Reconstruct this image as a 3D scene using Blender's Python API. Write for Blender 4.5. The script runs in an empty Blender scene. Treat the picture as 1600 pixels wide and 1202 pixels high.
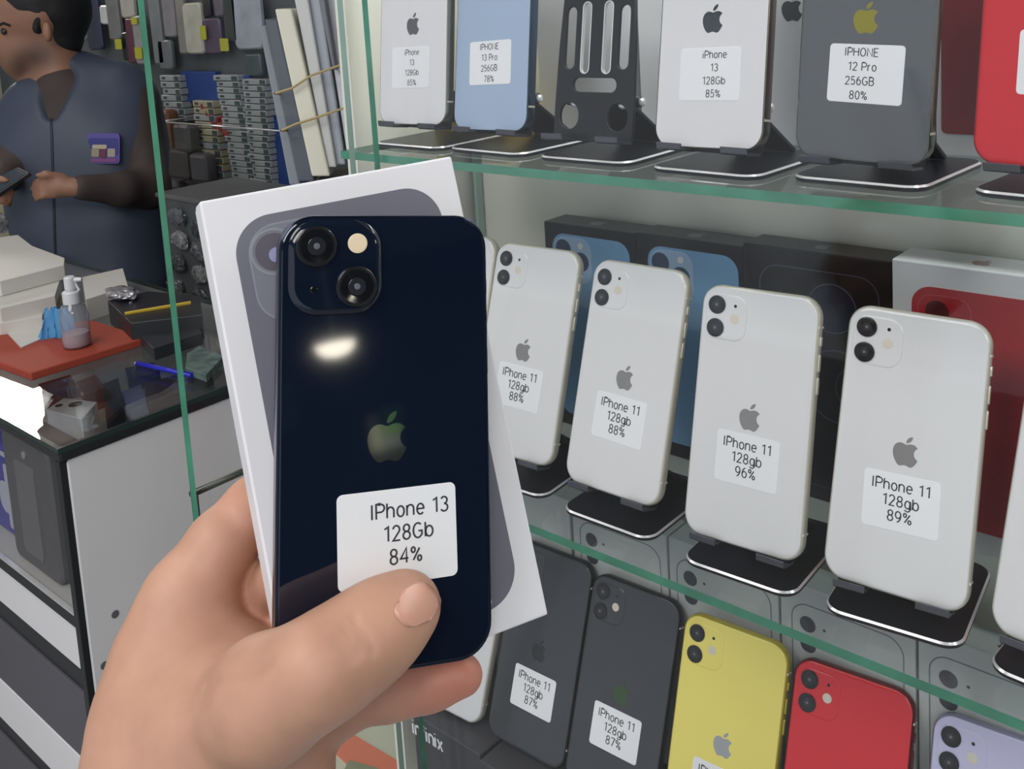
import bpy, bmesh, math, random, re
import numpy as np
from mathutils import Matrix, Vector

# ------------------------------------------------------------------ camera, world, light, exposure
MM = 0.001
ZOFF = 1.15                                   # height of the middle glass shelf above the floor (m)
F_PX, PX0, PY0 = 1592.745, 800.0, 200.0       # focal length and principal point for a 1600 x 1202 frame
CR = np.array([[0.7471829345710455, -0.6631354088345395, -0.044374450257427776],
               [0.6619896675655293, 0.7366342429633028, 0.13834668191137528],
               [-0.059054843897908785, -0.13274570292001853, 0.9893892579609219]])   # columns: right, forward, up
CC = np.array([245.376, -465.679, 347.759])   # camera position in mm, shelf frame

scene = bpy.context.scene
COL = scene.collection
cam_data = bpy.data.cameras.new('camera')
cam = bpy.data.objects.new('camera', cam_data)
COL.objects.link(cam)
cm = Matrix.Identity(4)
for i in range(3):
    cm[i][0] = CR[i][0]; cm[i][1] = CR[i][2]; cm[i][2] = -CR[i][1]
    cm[i][3] = CC[i] * MM
cm[2][3] += ZOFF
cam.matrix_world = cm
cam_data.sensor_width = 36
cam_data.lens = F_PX / 1600 * 36
cam_data.shift_y = -(601 - PY0) / 1600
cam_data.clip_start = 0.01
cam_data.clip_end = 60
scene.camera = cam
scene.view_settings.view_transform = 'Standard'
scene.view_settings.look = 'None'
scene.view_settings.gamma = 1
scene.view_settings.use_curve_mapping = False
scene.view_settings.exposure = -0.33
try:
    scene.cycles.use_denoising = True
    scene.cycles.max_bounces = 10
    scene.cycles.transparent_max_bounces = 24
    scene.cycles.caustics_reflective = False
    scene.cycles.caustics_refractive = False
    scene.cycles.sample_clamp_indirect = 6
except Exception:
    pass

world = bpy.data.worlds.new('shop_daylight')
scene.world = world
world.use_nodes = True
wb = world.node_tree.nodes['Background']
wb.inputs[0].default_value = (0.86, 0.93, 1.0, 1)
wb.inputs[1].default_value = 0.95

def area(name, loc, size, energy, rot=(0, 0, 0), color=(1, 1, 1)):
    d = bpy.data.lights.new(name, 'AREA')
    d.shape = 'RECTANGLE'; d.size, d.size_y = size; d.energy = energy; d.color = color
    o = bpy.data.objects.new(name, d); COL.objects.link(o)
    o.location = (loc[0] * MM, loc[1] * MM, loc[2] * MM + ZOFF); o.rotation_euler = rot
    return o
area('overhead_light', (-300, -1500, 1520), (1.2, 1.2), 42, color=(1, .97, .93))
area('overhead_light', (1500, -1700, 1520), (1.2, 1.2), 50, color=(1, .97, .93))
area('overhead_light', (-1700, -500, 1520), (1.2, 0.6), 11, color=(1, .97, .93))
area('overhead_light', (-2600, 500, 1520), (1.2, 0.6), 5, color=(1, .97, .93))

area('overhead_light', (5300, 450, 1500), (1.2, 1.2), 40, color=(1, .97, .93))  # added fill overhead, brightens the right wall mirrored in the held phone
area('case_fill_light', (160, 110, 612), (1.0, 0.08), 3.2, color=(.97, 1, .98))  # added unseen fill under the case top, lifts back panel and upper boxes

# ------------------------------------------------------------------ helpers
def ray(x, y):
    return CR @ np.array([(x - PX0) / F_PX, 1.0, -(y - PY0) / F_PX])
def at(x, y, ax, val):                         # point (mm) on an axis aligned plane of the shop
    d = ray(x, y); t = (val - CC[ax]) / d[ax]; return CC + d * t
def dep(x, y, s):                              # point (mm) at a distance s in front of the camera
    return CC + ray(x, y) * s
def W(p):
    return (p[0] * MM, p[1] * MM, p[2] * MM + ZOFF)

def lin(c):
    c = c / 255.0
    return c / 12.92 if c <= 0.04045 else ((c + 0.055) / 1.055) ** 2.4
MATS = {}
def mat(name, rgb, rough=0.5, metal=0.0, spec=0.5, var=0.0, scale=40, bump=0.0, emit=0, coat=0, sss=0, trans=0):
    if name in MATS: return MATS[name]
    m = bpy.data.materials.new(name); m.use_nodes = True; nt = m.node_tree
    b = nt.nodes['Principled BSDF']
    col = (lin(rgb[0]), lin(rgb[1]), lin(rgb[2]), 1)
    b.inputs['Base Color'].default_value = col
    b.inputs['Roughness'].default_value = rough
    b.inputs['Metallic'].default_value = metal
    b.inputs['Specular IOR Level'].default_value = spec
    b.inputs['Coat Weight'].default_value = coat
    b.inputs['Transmission Weight'].default_value = trans
    b.inputs['Coat Roughness'].default_value = 0.03
    if sss:
        b.inputs['Subsurface Weight'].default_value = sss
        b.inputs['Subsurface Radius'].default_value = (0.006, 0.0025, 0.0015)
        b.inputs['Subsurface Scale'].default_value = 1.0
    if emit:
        b.inputs['Emission Color'].default_value = col; b.inputs['Emission Strength'].default_value = emit
    if var or bump:
        tc = nt.nodes.new('ShaderNodeTexCoord'); n = nt.nodes.new('ShaderNodeTexNoise')
        n.inputs['Scale'].default_value = scale; n.inputs['Detail'].default_value = 4
        nt.links.new(tc.outputs['Object'], n.inputs['Vector'])
        if var:
            mx = nt.nodes.new('ShaderNodeMix'); mx.data_type = 'RGBA'; mx.blend_type = 'MULTIPLY'
            mx.inputs[0].default_value = 1.0
            mx.inputs[6].default_value = col
            mr = nt.nodes.new('ShaderNodeMapRange')
            mr.inputs['From Min'].default_value = 0.3; mr.inputs['From Max'].default_value = 0.7
            mr.inputs['To Min'].default_value = 1 - var; mr.inputs['To Max'].default_value = 1 + var
            nt.links.new(n.outputs[0], mr.inputs[0]); nt.links.new(mr.outputs[0], mx.inputs[7])
            nt.links.new(mx.outputs[2], b.inputs['Base Color'])
        if bump:
            bp = nt.nodes.new('ShaderNodeBump'); bp.inputs['Strength'].default_value = bump
            bp.inputs['Distance'].default_value = 0.002
            nt.links.new(n.outputs[0], bp.inputs['Height']); nt.links.new(bp.outputs[0], b.inputs['Normal'])
    MATS[name] = m
    return m
def glass(name, tint, refl=1.0, rough=0.0, opacity=0.0, ocol=(200, 205, 205)):
    if name in MATS: return MATS[name]
    m = bpy.data.materials.new(name); m.use_nodes = True; nt = m.node_tree
    for n in list(nt.nodes): nt.nodes.remove(n)
    out = nt.nodes.new('ShaderNodeOutputMaterial'); tr = nt.nodes.new('ShaderNodeBsdfTransparent')
    gl = nt.nodes.new('ShaderNodeBsdfGlossy'); mx = nt.nodes.new('ShaderNodeMixShader')
    fr = nt.nodes.new('ShaderNodeFresnel'); ge = nt.nodes.new('ShaderNodeNewGeometry'); ma = nt.nodes.new('ShaderNodeMath'); ma.operation = 'MULTIPLY_ADD'
    ma.inputs[1].default_value = 1 / 1.45 - 1.45; ma.inputs[2].default_value = 1.45      # same reflectance from either side of the pane
    nt.links.new(ge.outputs['Backfacing'], ma.inputs[0]); nt.links.new(ma.outputs[0], fr.inputs[0])
    mu = nt.nodes.new('ShaderNodeMath'); mu.operation = 'MULTIPLY'; mu.inputs[1].default_value = refl
    tr.inputs[0].default_value = (lin(tint[0]), lin(tint[1]), lin(tint[2]), 1)
    gl.inputs['Roughness'].default_value = rough
    nt.links.new(fr.outputs[0], mu.inputs[0]); nt.links.new(mu.outputs[0], mx.inputs[0])
    src = tr
    if opacity:
        df = nt.nodes.new('ShaderNodeBsdfDiffuse'); df.inputs[0].default_value = (lin(ocol[0]), lin(ocol[1]), lin(ocol[2]), 1)
        m2 = nt.nodes.new('ShaderNodeMixShader'); m2.inputs[0].default_value = opacity
        nt.links.new(tr.outputs[0], m2.inputs[1]); nt.links.new(df.outputs[0], m2.inputs[2]); src = m2
    nt.links.new(src.outputs[0], mx.inputs[1]); nt.links.new(gl.outputs[0], mx.inputs[2])
    nt.links.new(mx.outputs[0], out.inputs[0])
    MATS[name] = m
    return m

class MB:                                      # collects faces in mm
    def __init__(s): s.v = []; s.f = []; s.mi = []; s.cur = 0
    def add(s, vs, fs):
        o = len(s.v); s.v += [tuple(map(float, p)) for p in vs]
        for f in fs: s.f.append([i + o for i in f]); s.mi.append(s.cur)
        return s
    def box(s, x0, x1, y0, y1, z0, z1):
        return s.add([(x0, y0, z0), (x1, y0, z0), (x1, y1, z0), (x0, y1, z0), (x0, y0, z1), (x1, y0, z1), (x1, y1, z1), (x0, y1, z1)],
                     [(0, 3, 2, 1), (4, 5, 6, 7), (0, 1, 5, 4), (1, 2, 6, 5), (2, 3, 7, 6), (3, 0, 4, 7)])
    def loft(s, rings, cap0=True, cap1=True):
        n = len(rings[0]); o = len(s.v)
        for r in rings: s.v += [tuple(map(float, p)) for p in r]
        for k in range(len(rings) - 1):
            for i in range(n):
                j = (i + 1) % n
                s.f.append([o + k * n + i, o + k * n + j, o + (k + 1) * n + j, o + (k + 1) * n + i]); s.mi.append(s.cur)
        if cap0: s.f.append([o + i for i in range(n)][::-1]); s.mi.append(s.cur)
        if cap1: s.f.append([o + (len(rings) - 1) * n + i for i in range(n)]); s.mi.append(s.cur)
        return s
    def tube(s, pts, r, n=8, caps=True):
        pts = [np.array(p, float) for p in pts]; rr = r if isinstance(r, (list, tuple)) else [r] * len(pts)
        rings = []; up = None
        for i, p in enumerate(pts):
            d = pts[min(i + 1, len(pts) - 1)] - pts[max(i - 1, 0)]; d /= np.linalg.norm(d) + 1e-12
            if up is None:
                up = np.array([0, 0, 1.0]) if abs(d[2]) < .9 else np.array([1.0, 0, 0])
            a = np.cross(up, d); a /= np.linalg.norm(a) + 1e-12; b = np.cross(d, a); up = b
            rings.append([p + rr[i] * (math.cos(t) * a + math.sin(t) * b) for t in [2 * math.pi * k / n for k in range(n)]])
        return s.loft(rings, caps, caps)
    def lathe(s, prof, c=(0, 0, 0), axis='z', n=20):     # prof: (radius, height) pairs
        rings = []
        for r, h in prof:
            ring = []
            for k in range(n):
                t = 2 * math.pi * k / n; x, y = r * math.cos(t), r * math.sin(t)
                p = (x, y, h) if axis == 'z' else ((x, -h, y) if axis == 'y' else (h, x, y))
                ring.append((p[0] + c[0], p[1] + c[1], p[2] + c[2]))
            rings.append(ring)
        return s.loft(rings)
    def mesh(s, name, mats, smooth=False, bevel=0, seg=2, fix=True):
        me = bpy.data.meshes.new(name)
        me.from_pydata([(x * MM, y * MM, z * MM) for x, y, z in s.v], [], s.f)
        for m in (mats if isinstance(mats, (list, tuple)) else [mats]): me.materials.append(m)
        me.polygons.foreach_set('material_index', s.mi)
        if fix or bevel:
            bm = bmesh.new(); bm.from_mesh(me)
            bmesh.ops.recalc_face_normals(bm, faces=bm.faces)
            if bevel:
                ed = [e for e in bm.edges if len(e.link_faces) == 2 and e.calc_face_angle(0) > 0.6]
                bmesh.ops.bevel(bm, geom=ed, offset=bevel * MM, segments=seg, affect='EDGES', profile=0.5, clamp_overlap=True)
            bm.to_mesh(me); bm.free()
        if smooth:
            me.polygons.foreach_set('use_smooth', [True] * len(me.polygons))
            if smooth != 'all':
                try: me.set_sharp_from_angle(angle=math.radians(32))
                except Exception: pass
                me.polygons.foreach_set('use_smooth', [p.loop_total <= 6 for p in me.polygons])
        me.update()
        return me

def link(name, me, parent=None, mw=None):
    o = bpy.data.objects.new(name, me); COL.objects.link(o)
    if parent is not None: o.parent = parent
    if mw is not None: o.matrix_local = mw
    return o
def tag(o, label, cat, group=None, kind=None):
    o['label'] = label
    if cat: o['category'] = cat
    if group: o['group'] = group
    if kind: o['kind'] = kind
    return o
def thing(name, label, cat, loc=(0, 0, 0), rot=None, group=None):
    o = bpy.data.objects.new(name, None); COL.objects.link(o); o.empty_display_size = 0.02
    m = Matrix.Translation(W(loc))
    if rot is not None: m = m @ rot
    o.matrix_world = m
    return tag(o, label, cat, group)
def T(x=0, y=0, z=0): return Matrix.Translation((x * MM, y * MM, z * MM))
def RX(a): return Matrix.Rotation(a, 4, 'X')
def RY(a): return Matrix.Rotation(a, 4, 'Y')
def RZ(a): return Matrix.Rotation(a, 4, 'Z')
CACHE = {}
def cached(key, fn):
    if key not in CACHE: CACHE[key] = fn()
    return CACHE[key]
def struct(name, mb, m, bevel=0):
    o = link(name, mb.mesh(name, m, bevel=bevel)); o.location = (0, 0, ZOFF); o['kind'] = 'structure'; return o

def rrect(w, h, r, n=8, cx=0, cz=0):
    pts = []
    for sx, sz, a0 in ((1, 1, 0), (-1, 1, 90), (-1, -1, 180), (1, -1, 270)):
        for k in range(n + 1):
            a = math.radians(a0 + 90 * k / n)
            pts.append((cx + sx * (w / 2 - r) + r * math.cos(a), cz + sz * (h / 2 - r) + r * math.sin(a)))
    return pts
def slab(mb, w, h, r, prof, cx=0, cz=0, n=8):  # prof: (y, inset) rings of a rounded plate in the XZ plane
    rings = []
    for y, ins in prof:
        rings.append([(x, y, z) for x, z in rrect(w - 2 * ins, h - 2 * ins, max(r - ins, .05), n, cx, cz)])
    return mb.loft(rings)
def slab_xy(mb, w, d, r, prof, cx=0, cy=0, n=8):
    rings = []
    for z, ins in prof:
        rings.append([(x, y, z) for x, y in rrect(w - 2 * ins, d - 2 * ins, max(r - ins, .05), n, cx, cy)])
    return mb.loft(rings)

# curve fill with holes -> flat plate in XY (mm), thickness t, centred on 0
def plate_curve(loops, t, bev=0.0, name='plate'):
    cu = bpy.data.curves.new(name, 'CURVE'); cu.dimensions = '2D'; cu.fill_mode = 'BOTH'
    cu.extrude = (t / 2 - bev) * MM; cu.bevel_depth = bev * MM; cu.bevel_resolution = 1; cu.offset = -bev * MM
    for lp in loops:
        sp = cu.splines.new('POLY'); sp.points.add(len(lp) - 1); sp.use_cyclic_u = True
        for i, (x, y) in enumerate(lp): sp.points[i].co = (x * MM, y * MM, 0, 1)
    return curve_to_mesh(cu)
def curve_to_mesh(cu):
    o = bpy.data.objects.new('tmp', cu); COL.objects.link(o)
    dg = bpy.context.evaluated_depsgraph_get(); dg.update()
    me = bpy.data.meshes.new_from_object(o.evaluated_get(dg))
    bpy.data.objects.remove(o); bpy.data.curves.remove(cu)
    return me
# lettering: a plain grotesque drawn with strokes (cap height 1)
def arc(cx, cy, rx, ry, a0, a1, n=12):
    return [(cx + rx * math.cos(math.radians(a0 + (a1 - a0) * k / n)), cy + ry * math.sin(math.radians(a0 + (a1 - a0) * k / n))) for k in range(n + 1)]
XH = .72
def bowl(cx=.26): return arc(cx, XH / 2, .22, XH / 2, 0, 360, 20)
GL = {
 'I': (.14, [[(.0, 0), (.0, 1)]]), 'i': (.12, [[(.0, 0), (.0, XH)], [(.0, .93), (.0, 1.0)]]),
 'P': (.56, [[(0, 0), (0, 1), (.27, 1)] + arc(.27, .73, .25, .27, 90, -90) + [(0, .46)]]),
 'h': (.48, [[(0, 0), (0, 1)], [(0, .45)] + arc(.22, .46, .21, .26, 160, 0) + [(.43, 0)]]),
 'n': (.48, [[(0, 0), (0, XH)], [(0, .45)] + arc(.22, .46, .21, .26, 160, 0) + [(.43, 0)]]),
 'o': (.54, [bowl()]), 'e': (.51, [[(.05, .38), (.47, .38)] + arc(.26, .36, .22, .36, 5, 318, 18)]),
 'r': (.32, [[(0, 0), (0, XH)], [(0, .42)] + arc(.22, .44, .21, .28, 150, 85)]),
 'f': (.32, [[(.12, 0), (.12, .78)] + arc(.28, .8, .16, .2, 180, 85), [(0, XH), (.3, XH)]]),
 'x': (.46, [[(0, 0), (.42, XH)], [(0, XH), (.42, 0)]]),
 'b': (.53, [[(0, 0), (0, 1)], arc(.25, .36, .23, .36, 0, 360, 20)]),
 'g': (.53, [arc(.24, .36, .22, .36, 0, 360, 20), [(.46, XH), (.46, -.06)] + arc(.23, -.06, .23, .22, 0, -155)]),
 'N': (.64, [[(0, 0), (0, 1), (.56, 0), (.56, 1)]]), 'H': (.64, [[(0, 0), (0, 1)], [(.56, 0), (.56, 1)], [(0, .52), (.56, .52)]]),
 'O': (.68, [arc(.3, .5, .29, .5, 0, 360, 24)]), 'E': (.53, [[(.46, 0), (0, 0), (0, 1), (.46, 1)], [(0, .52), (.4, .52)]]),
 'G': (.66, [arc(.3, .5, .29, .5, 48, 315, 20) + [(.56, .2), (.56, .46), (.33, .46)]]),
 'B': (.58, [[(0, 0), (0, 1), (.26, 1)] + arc(.26, .77, .21, .23, 90, -90) + [(0, .54)], [(.26, .54)] + arc(.26, .27, .25, .27, 90, -90) + [(0, 0)]]),
 '0': (.54, [arc(.24, .5, .22, .5, 0, 360, 24)]), '1': (.44, [[(.06, .83), (.3, .98), (.3, 0)]]),
 '2': (.53, [arc(.24, .73, .21, .27, 170, -30, 12) + [(.03, 0), (.48, 0)]]),
 '3': (.53, [arc(.22, .76, .2, .24, 155, -90), arc(.22, .26, .23, .26, 90, -155)]),
 '4': (.56, [[(.38, 0), (.38, 1), (.0, .3), (.5, .3)]]),
 '5': (.53, [[(.42, 1), (.1, 1), (.06, .52)] + arc(.23, .32, .22, .32, 125, -150)]),
 '6': (.54, [arc(.25, .32, .22, .32, 0, 360, 20), [(.03, .34)] + arc(.36, .42, .33, .58, 175, 95)]),
 '7': (.52, [[(0, 1), (.46, 1), (.16, 0)]]),
 '8': (.54, [arc(.24, .76, .19, .24, 0, 360, 18), arc(.24, .26, .22, .26, 0, 360, 18)]),
 '9': (.54, [arc(.23, .68, .22, .32, 0, 360, 20), [(.45, .66)] + arc(.12, .58, .33, .58, -5, -85)]),
 '%': (.72, [arc(.13, .8, .12, .18, 0, 360, 14), arc(.53, .2, .12, .18, 0, 360, 14), [(.54, .9), (.13, .1)]]), ' ': (.26, []),
}
def text_mesh(txt, size, m, sx=1.13, bold=0.0, shear=0):
    def mk():
        mb = MB(); x = 0; w = .122 / 2 + bold; S = size * .76
        for ch in txt:
            adv, st = GL[ch]
            for pl in st:
                P = [np.array([x + a, b]) for a, b in pl]
                L, R = [], []
                for i, p in enumerate(P):
                    d0 = P[i] - P[i - 1] if i else P[1] - P[0]; d1 = P[i + 1] - P[i] if i < len(P) - 1 else d0
                    d0 = d0 / (np.linalg.norm(d0) + 1e-9); d1 = d1 / (np.linalg.norm(d1) + 1e-9); t = d0 + d1; t /= np.linalg.norm(t) + 1e-9
                    nn = np.array([-t[1], t[0]]); c = max(.5, abs(t @ d1)); L.append(p + nn * w / c); R.append(p - nn * w / c)
                n = len(P); vs = [(q[0] * S * sx, 0, q[1] * S) for q in L + R]
                mb.add(vs, [(n + i, n + i + 1, i + 1, i) for i in range(n - 1)])
            x += adv + .13
        x -= .13
        mb.v = [(a - x * S * sx / 2, b, c - S / 2) for a, b, c in mb.v]
        return mb.mesh('lettering', m, fix=False)
    return cached(('txt', txt, size, m.name, sx, bold, shear), mk)

# a bitten fruit emblem from cubic curves
LOGO = ["M12.152 6.896c-.948 0-2.415-1.078-3.96-1.04-2.04.027-3.91 1.183-4.961 3.014-2.117 3.675-.546 9.103 1.519 12.09 1.013 1.454 2.208 3.09 3.792 3.039 1.52-.065 2.09-.987 3.935-.987 1.831 0 2.35.987 3.96.948 1.637-.026 2.676-1.48 3.676-2.948 1.156-1.688 1.636-3.325 1.662-3.415-.039-.013-3.182-1.221-3.22-4.857-.026-3.04 2.48-4.494 2.597-4.559-1.429-2.09-3.623-2.324-4.39-2.376-2-.156-3.675 1.09-4.61 1.09z",
        "M15.53 3.83c.843-1.012 1.4-2.427 1.245-3.83-1.207.052-2.662.805-3.532 1.818-.78.896-1.454 2.338-1.273 3.714 1.338.104 2.715-.688 3.559-1.701z"]
def logo_loops():
    out = []
    for p in LOGO:
        nums = lambda s: [float(t) for t in re.findall(r'-?(?:\d+\.\d+|\.\d+|\d+)', s)]
        i = p.index('c'); x, y = nums(p[1:i]); n = nums(p[i + 1:-1]); pts = [(x, y)]
        for k in range(0, len(n) - 5, 6):
            a = n[k:k + 6]
            for q in range(1, 7):
                t = q / 6; u = 1 - t
                pts.append((x + 3 * u * u * t * a[0] + 3 * u * t * t * a[2] + t ** 3 * a[4], y + 3 * u * u * t * a[1] + 3 * u * t * t * a[3] + t ** 3 * a[5]))
            x += a[4]; y += a[5]
        if math.hypot(pts[0][0] - pts[-1][0], pts[0][1] - pts[-1][1]) < 0.05: pts.pop()
        out.append([((px - 11.9) / 24, (12 - py) / 24) for px, py in pts])
    return out
def logo_mesh(h, m):
    def mk():
        me = plate_curve([[(x * h, y * h) for x, y in l] for l in logo_loops()], 0.06)
        me.transform(Matrix(((1, 0, 0, 0), (0, 0, -1, 0), (0, 1, 0, 0), (0, 0, 0, 1))))
        me.name = 'fruit_emblem'; me.materials.clear(); me.materials.append(m); return me
    return cached(('logo', h, m.name), mk)

# ---- smooth implicit bodies, meshed with surface nets
class Body:
    def __init__(s): s.p = []
    def cone(s, a, b, ra, rb, k=8): s.p.append(('c', np.array(a, float), np.array(b, float), ra, rb, k)); return s
    def chain(s, pts, rad, k=8):
        for i in range(len(pts) - 1): s.cone(pts[i], pts[i + 1], rad[i], rad[i + 1], k)
        return s
    def ell(s, c, r, R=None, k=8): s.p.append(('e', np.array(c, float), np.array(r, float), np.eye(3) if R is None else np.array(R), 0, k)); return s
    def cut(s, a, b, r, k=3): s.p.append(('x', np.array(a, float), np.array(b, float), r, r, k)); return s
    def d(s, P):
        D = None
        for t, a, b, ra, rb, k in s.p:
            if t == 'e':
                q = (P - a) @ ra; g = np.linalg.norm(q / b, axis=-1); g2 = np.linalg.norm(q / (b * b), axis=-1) + 1e-9
                e = g * (g - 1) / g2
            else:
                ba = b - a; L = ba @ ba + 1e-9; h = np.clip(((P - a) @ ba) / L, 0, 1)
                e = np.linalg.norm(P - a - h[..., None] * ba, axis=-1) - (ra + (rb - ra) * h)
            if t == 'x':
                h = np.clip(k - np.abs(-e - D), 0, None) / k; D = np.maximum(D, -e) + h * h * k / 4; continue
            if D is None: D = e
            else: h = np.clip(k - np.abs(D - e), 0, None) / k; D = np.minimum(D, e) - h * h * k / 4
        return D
    def mesh(s, name, lo, hi, res, m, post=None):
        lo = np.array(lo, float); n = np.ceil((np.array(hi) - lo) / res).astype(int) + 1
        X, Y, Z = [lo[i] + res * np.arange(n[i]) for i in range(3)]
        D = np.empty(n, np.float32)
        for i in range(0, n[0], 16):
            g = np.stack(np.meshgrid(X[i:i + 16], Y, Z, indexing='ij'), -1); e = s.d(g)
            D[i:i + 16] = e if post is None else post(g, e)
        return nets(name, D, lo, res, m)
def nets(name, D, lo, res, m):
    S = D < 0; nx, ny, nz = D.shape
    c = [(i, j, k) for i in (0, 1) for j in (0, 1) for k in (0, 1)]
    sl = lambda A, o: A[o[0]:nx - 1 + o[0], o[1]:ny - 1 + o[1], o[2]:nz - 1 + o[2]]
    cnt = sum(sl(S, o).astype(np.int8) for o in c); act = (cnt > 0) & (cnt < 8)
    idx = -np.ones(act.shape, np.int64); I = np.argwhere(act); idx[act] = np.arange(len(I))
    acc = np.zeros((len(I), 3)); num = np.zeros(len(I))
    for a in c:
        for ax in range(3):
            if a[ax]: continue
            b = list(a); b[ax] = 1
            da = D[I[:, 0] + a[0], I[:, 1] + a[1], I[:, 2] + a[2]]; db = D[I[:, 0] + b[0], I[:, 1] + b[1], I[:, 2] + b[2]]
            x = (da < 0) != (db < 0); t = np.where(x, da / np.where(x, da - db, 1), 0)
            p = np.tile(np.array(a, float), (len(I), 1)); p[:, ax] += t
            acc += p * x[:, None]; num += x
    V = (lo + res * (I + acc / num[:, None])) * MM
    Fs = []
    for ax in range(3):
        o = [0, 0, 0]; o[ax] = 1; u, v = [q for q in range(3) if q != ax]
        A = S[:nx - o[0], :ny - o[1], :nz - o[2]]; B = S[o[0]:, o[1]:, o[2]:]
        E = np.argwhere(A != B); E = E[(E[:, u] > 0) & (E[:, v] > 0)]
        E = E[(E[:, u] < D.shape[u] - 1) & (E[:, v] < D.shape[v] - 1)]
        def g(du, dv):
            q = E.copy(); q[:, u] -= du; q[:, v] -= dv; return idx[q[:, 0], q[:, 1], q[:, 2]]
        Q = np.stack([g(1, 1), g(0, 1), g(0, 0), g(1, 0)], 1)
        flip = A[E[:, 0], E[:, 1], E[:, 2]] != (ax == 1)
        Q[~flip] = Q[~flip][:, ::-1]; Fs.append(Q)
    Q = np.concatenate(Fs); Q = Q[(Q >= 0).all(1)]
    me = bpy.data.meshes.new(name); me.from_pydata(V.tolist(), [], Q.tolist())
    me.materials.append(m); me.polygons.foreach_set('use_smooth', [True] * len(me.polygons)); me.update()
    return me

# ------------------------------------------------------------------ materials
M_GLASS = glass('clear_glass', (254, 254, 254), 0.36)
M_SHELF = glass('shelf_glass', (246, 249, 248), 0.8)
M_EDGE = mat('green_glass_edge', (58, 128, 104), 0.12, spec=0.8, var=.25, scale=30)
M_EDGE2 = mat('pale_glass_edge', (150, 176, 166), 0.15, spec=0.8)
M_BACK = mat('grey_back_panel', (230, 231, 220), 0.6, var=.05, scale=3)
M_WHITE = mat('white_laminate', (232, 230, 234), 0.45, var=.02, scale=6)
M_PHW = mat('white_phone_glass', (212, 214, 217), 0.12, spec=0.5)
M_PHWF = mat('pale_aluminium', (208, 206, 192), 0.3, metal=.25)
M_STEEL = mat('steel_rim', (150, 146, 138), 0.25, metal=.9)
M_BLACKG = mat('black_gloss', (10, 11, 13), 0.08)
M_LENS = mat('lens_black', (16, 18, 22), 0.06)
M_LENSR = mat('lens_ring', (22, 24, 28), 0.25, metal=.3)
M_LOGO = mat('mirror_emblem', (146, 144, 144), 0.3, metal=.55)
M_LOGOD = mat('dim_emblem', (62, 66, 68), 0.25, metal=.8)
M_FLASH = mat('flash_cream', (226, 208, 178), 0.4)
M_STICK = mat('sticker_paper', (226, 229, 234), 0.55)
M_INK = mat('black_ink', (52, 54, 60), 0.6)
M_STAND = mat('black_stand', (24, 25, 31), 0.32, spec=.35)
M_CHROME = mat('chrome_edge', (238, 239, 242), 0.18, metal=.5)

# ------------------------------------------------------------------ the shop room
Z_FLOOR, Z_CEIL = -1150, 1550
mb = MB(); mb.box(-4300, 6200, -3200, 1600, Z_FLOOR - 50, Z_FLOOR)
struct('floor', mb, mat('floor_tiles', (150, 150, 150), 0.3, var=.1, scale=3))
mb = MB(); mb.box(-4300, 6200, -3200, 1600, Z_CEIL, Z_CEIL + 50)
struct('ceiling', mb, mat('ceiling_paint', (120, 124, 130), 0.7, var=.1, scale=2))
WALL_Y = 1330
mb = MB(); mb.box(-4300, 6200, WALL_Y, WALL_Y + 60, Z_FLOOR, Z_CEIL)
struct('wall_back', mb, mat('slat_wall_grey', (92, 98, 104), 0.6, var=.25, scale=4))
mb = MB(); mb.box(-4360, -4300, -3200, 1390, Z_FLOOR, Z_CEIL)
struct('wall_left', mb, mat('cream_wall', (202, 196, 172), 0.6, var=.03, scale=3))
mb = MB(); mb.box(6200, 6260, -3200, 1390, Z_FLOOR, Z_CEIL)
struct('wall_right', mb, mat('charcoal_wall', (52, 56, 64), 0.7, var=.35, scale=1.5))

# ------------------------------------------------------------------ the glass display case
XL, YB = -374, 176
SH1, SH2, SH3 = 239.1, 0.0, -330.0
case = thing('display_case', 'tall glass showcase with green-edged shelves full of phones', 'display case', (0, 0, Z_FLOOR))
D0 = -Z_FLOOR                                  # local z of the middle shelf
def cpart(name, me, label=None):
    o = link(name, me, case, T(0, 0, D0))
    if label: o['label'] = label
    return o
def pane(x0, x1, y0, y1, z0, z1, edge, face=M_GLASS):
    mb = MB(); mb.box(x0, x1, y0, y1, z0, z1)
    thin = int(np.argmin([x1 - x0, y1 - y0, z1 - z0])) # axis of the large faces
    mb.mi = [0 if k == thin else 1 for k in (2, 2, 1, 0, 1, 0)]
    me = mb.mesh('pane', [face, edge], fix=False)
    return me
cpart('glass_shelf', pane(-344.4, 700, 0, YB - 2, SH1 - 5.6, SH1, M_EDGE, M_SHELF), 'upper glass shelf with green front edge')
cpart('glass_shelf', pane(-344.4, 700, 0, YB - 2, SH2 - 5.6, SH2, M_EDGE, M_SHELF), 'middle glass shelf with green front edge')
cpart('glass_shelf', pane(-372, 700, 0, YB - 2, SH3 - 6, SH3, M_EDGE, M_SHELF), 'lower glass shelf')
cpart('sliding_door', pane(-299.5, 560, -6.5, -1.5, -560, 620, M_EDGE), 'front glass door with thick green left edge')
cpart('sliding_door', pane(-317, 320, -14, -9, -560, 620, M_EDGE2), 'rear glass door seen as a thin pale edge')
cpart('side_panel', pane(XL - 8, XL, -126, YB, -560, 620, M_EDGE), 'left glass side panel')
mb = MB(); mb.box(XL - 18, 760, YB, YB + 16, -1150 + 1, 620)
cpart('back_panel', mb.mesh('back_panel', M_BACK), 'pale grey back panel')
mb = MB(); mb.box(XL - 18, XL - 6, 44, YB, -560, 620)
cpart('side_board', mb.mesh('side_board', M_BACK))
mb = MB(); mb.box(XL - 18, 760, -126, YB, -1150 + 1, -562)
cpart('base_cabinet', mb.mesh('base_cabinet', M_WHITE, bevel=2))
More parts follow.
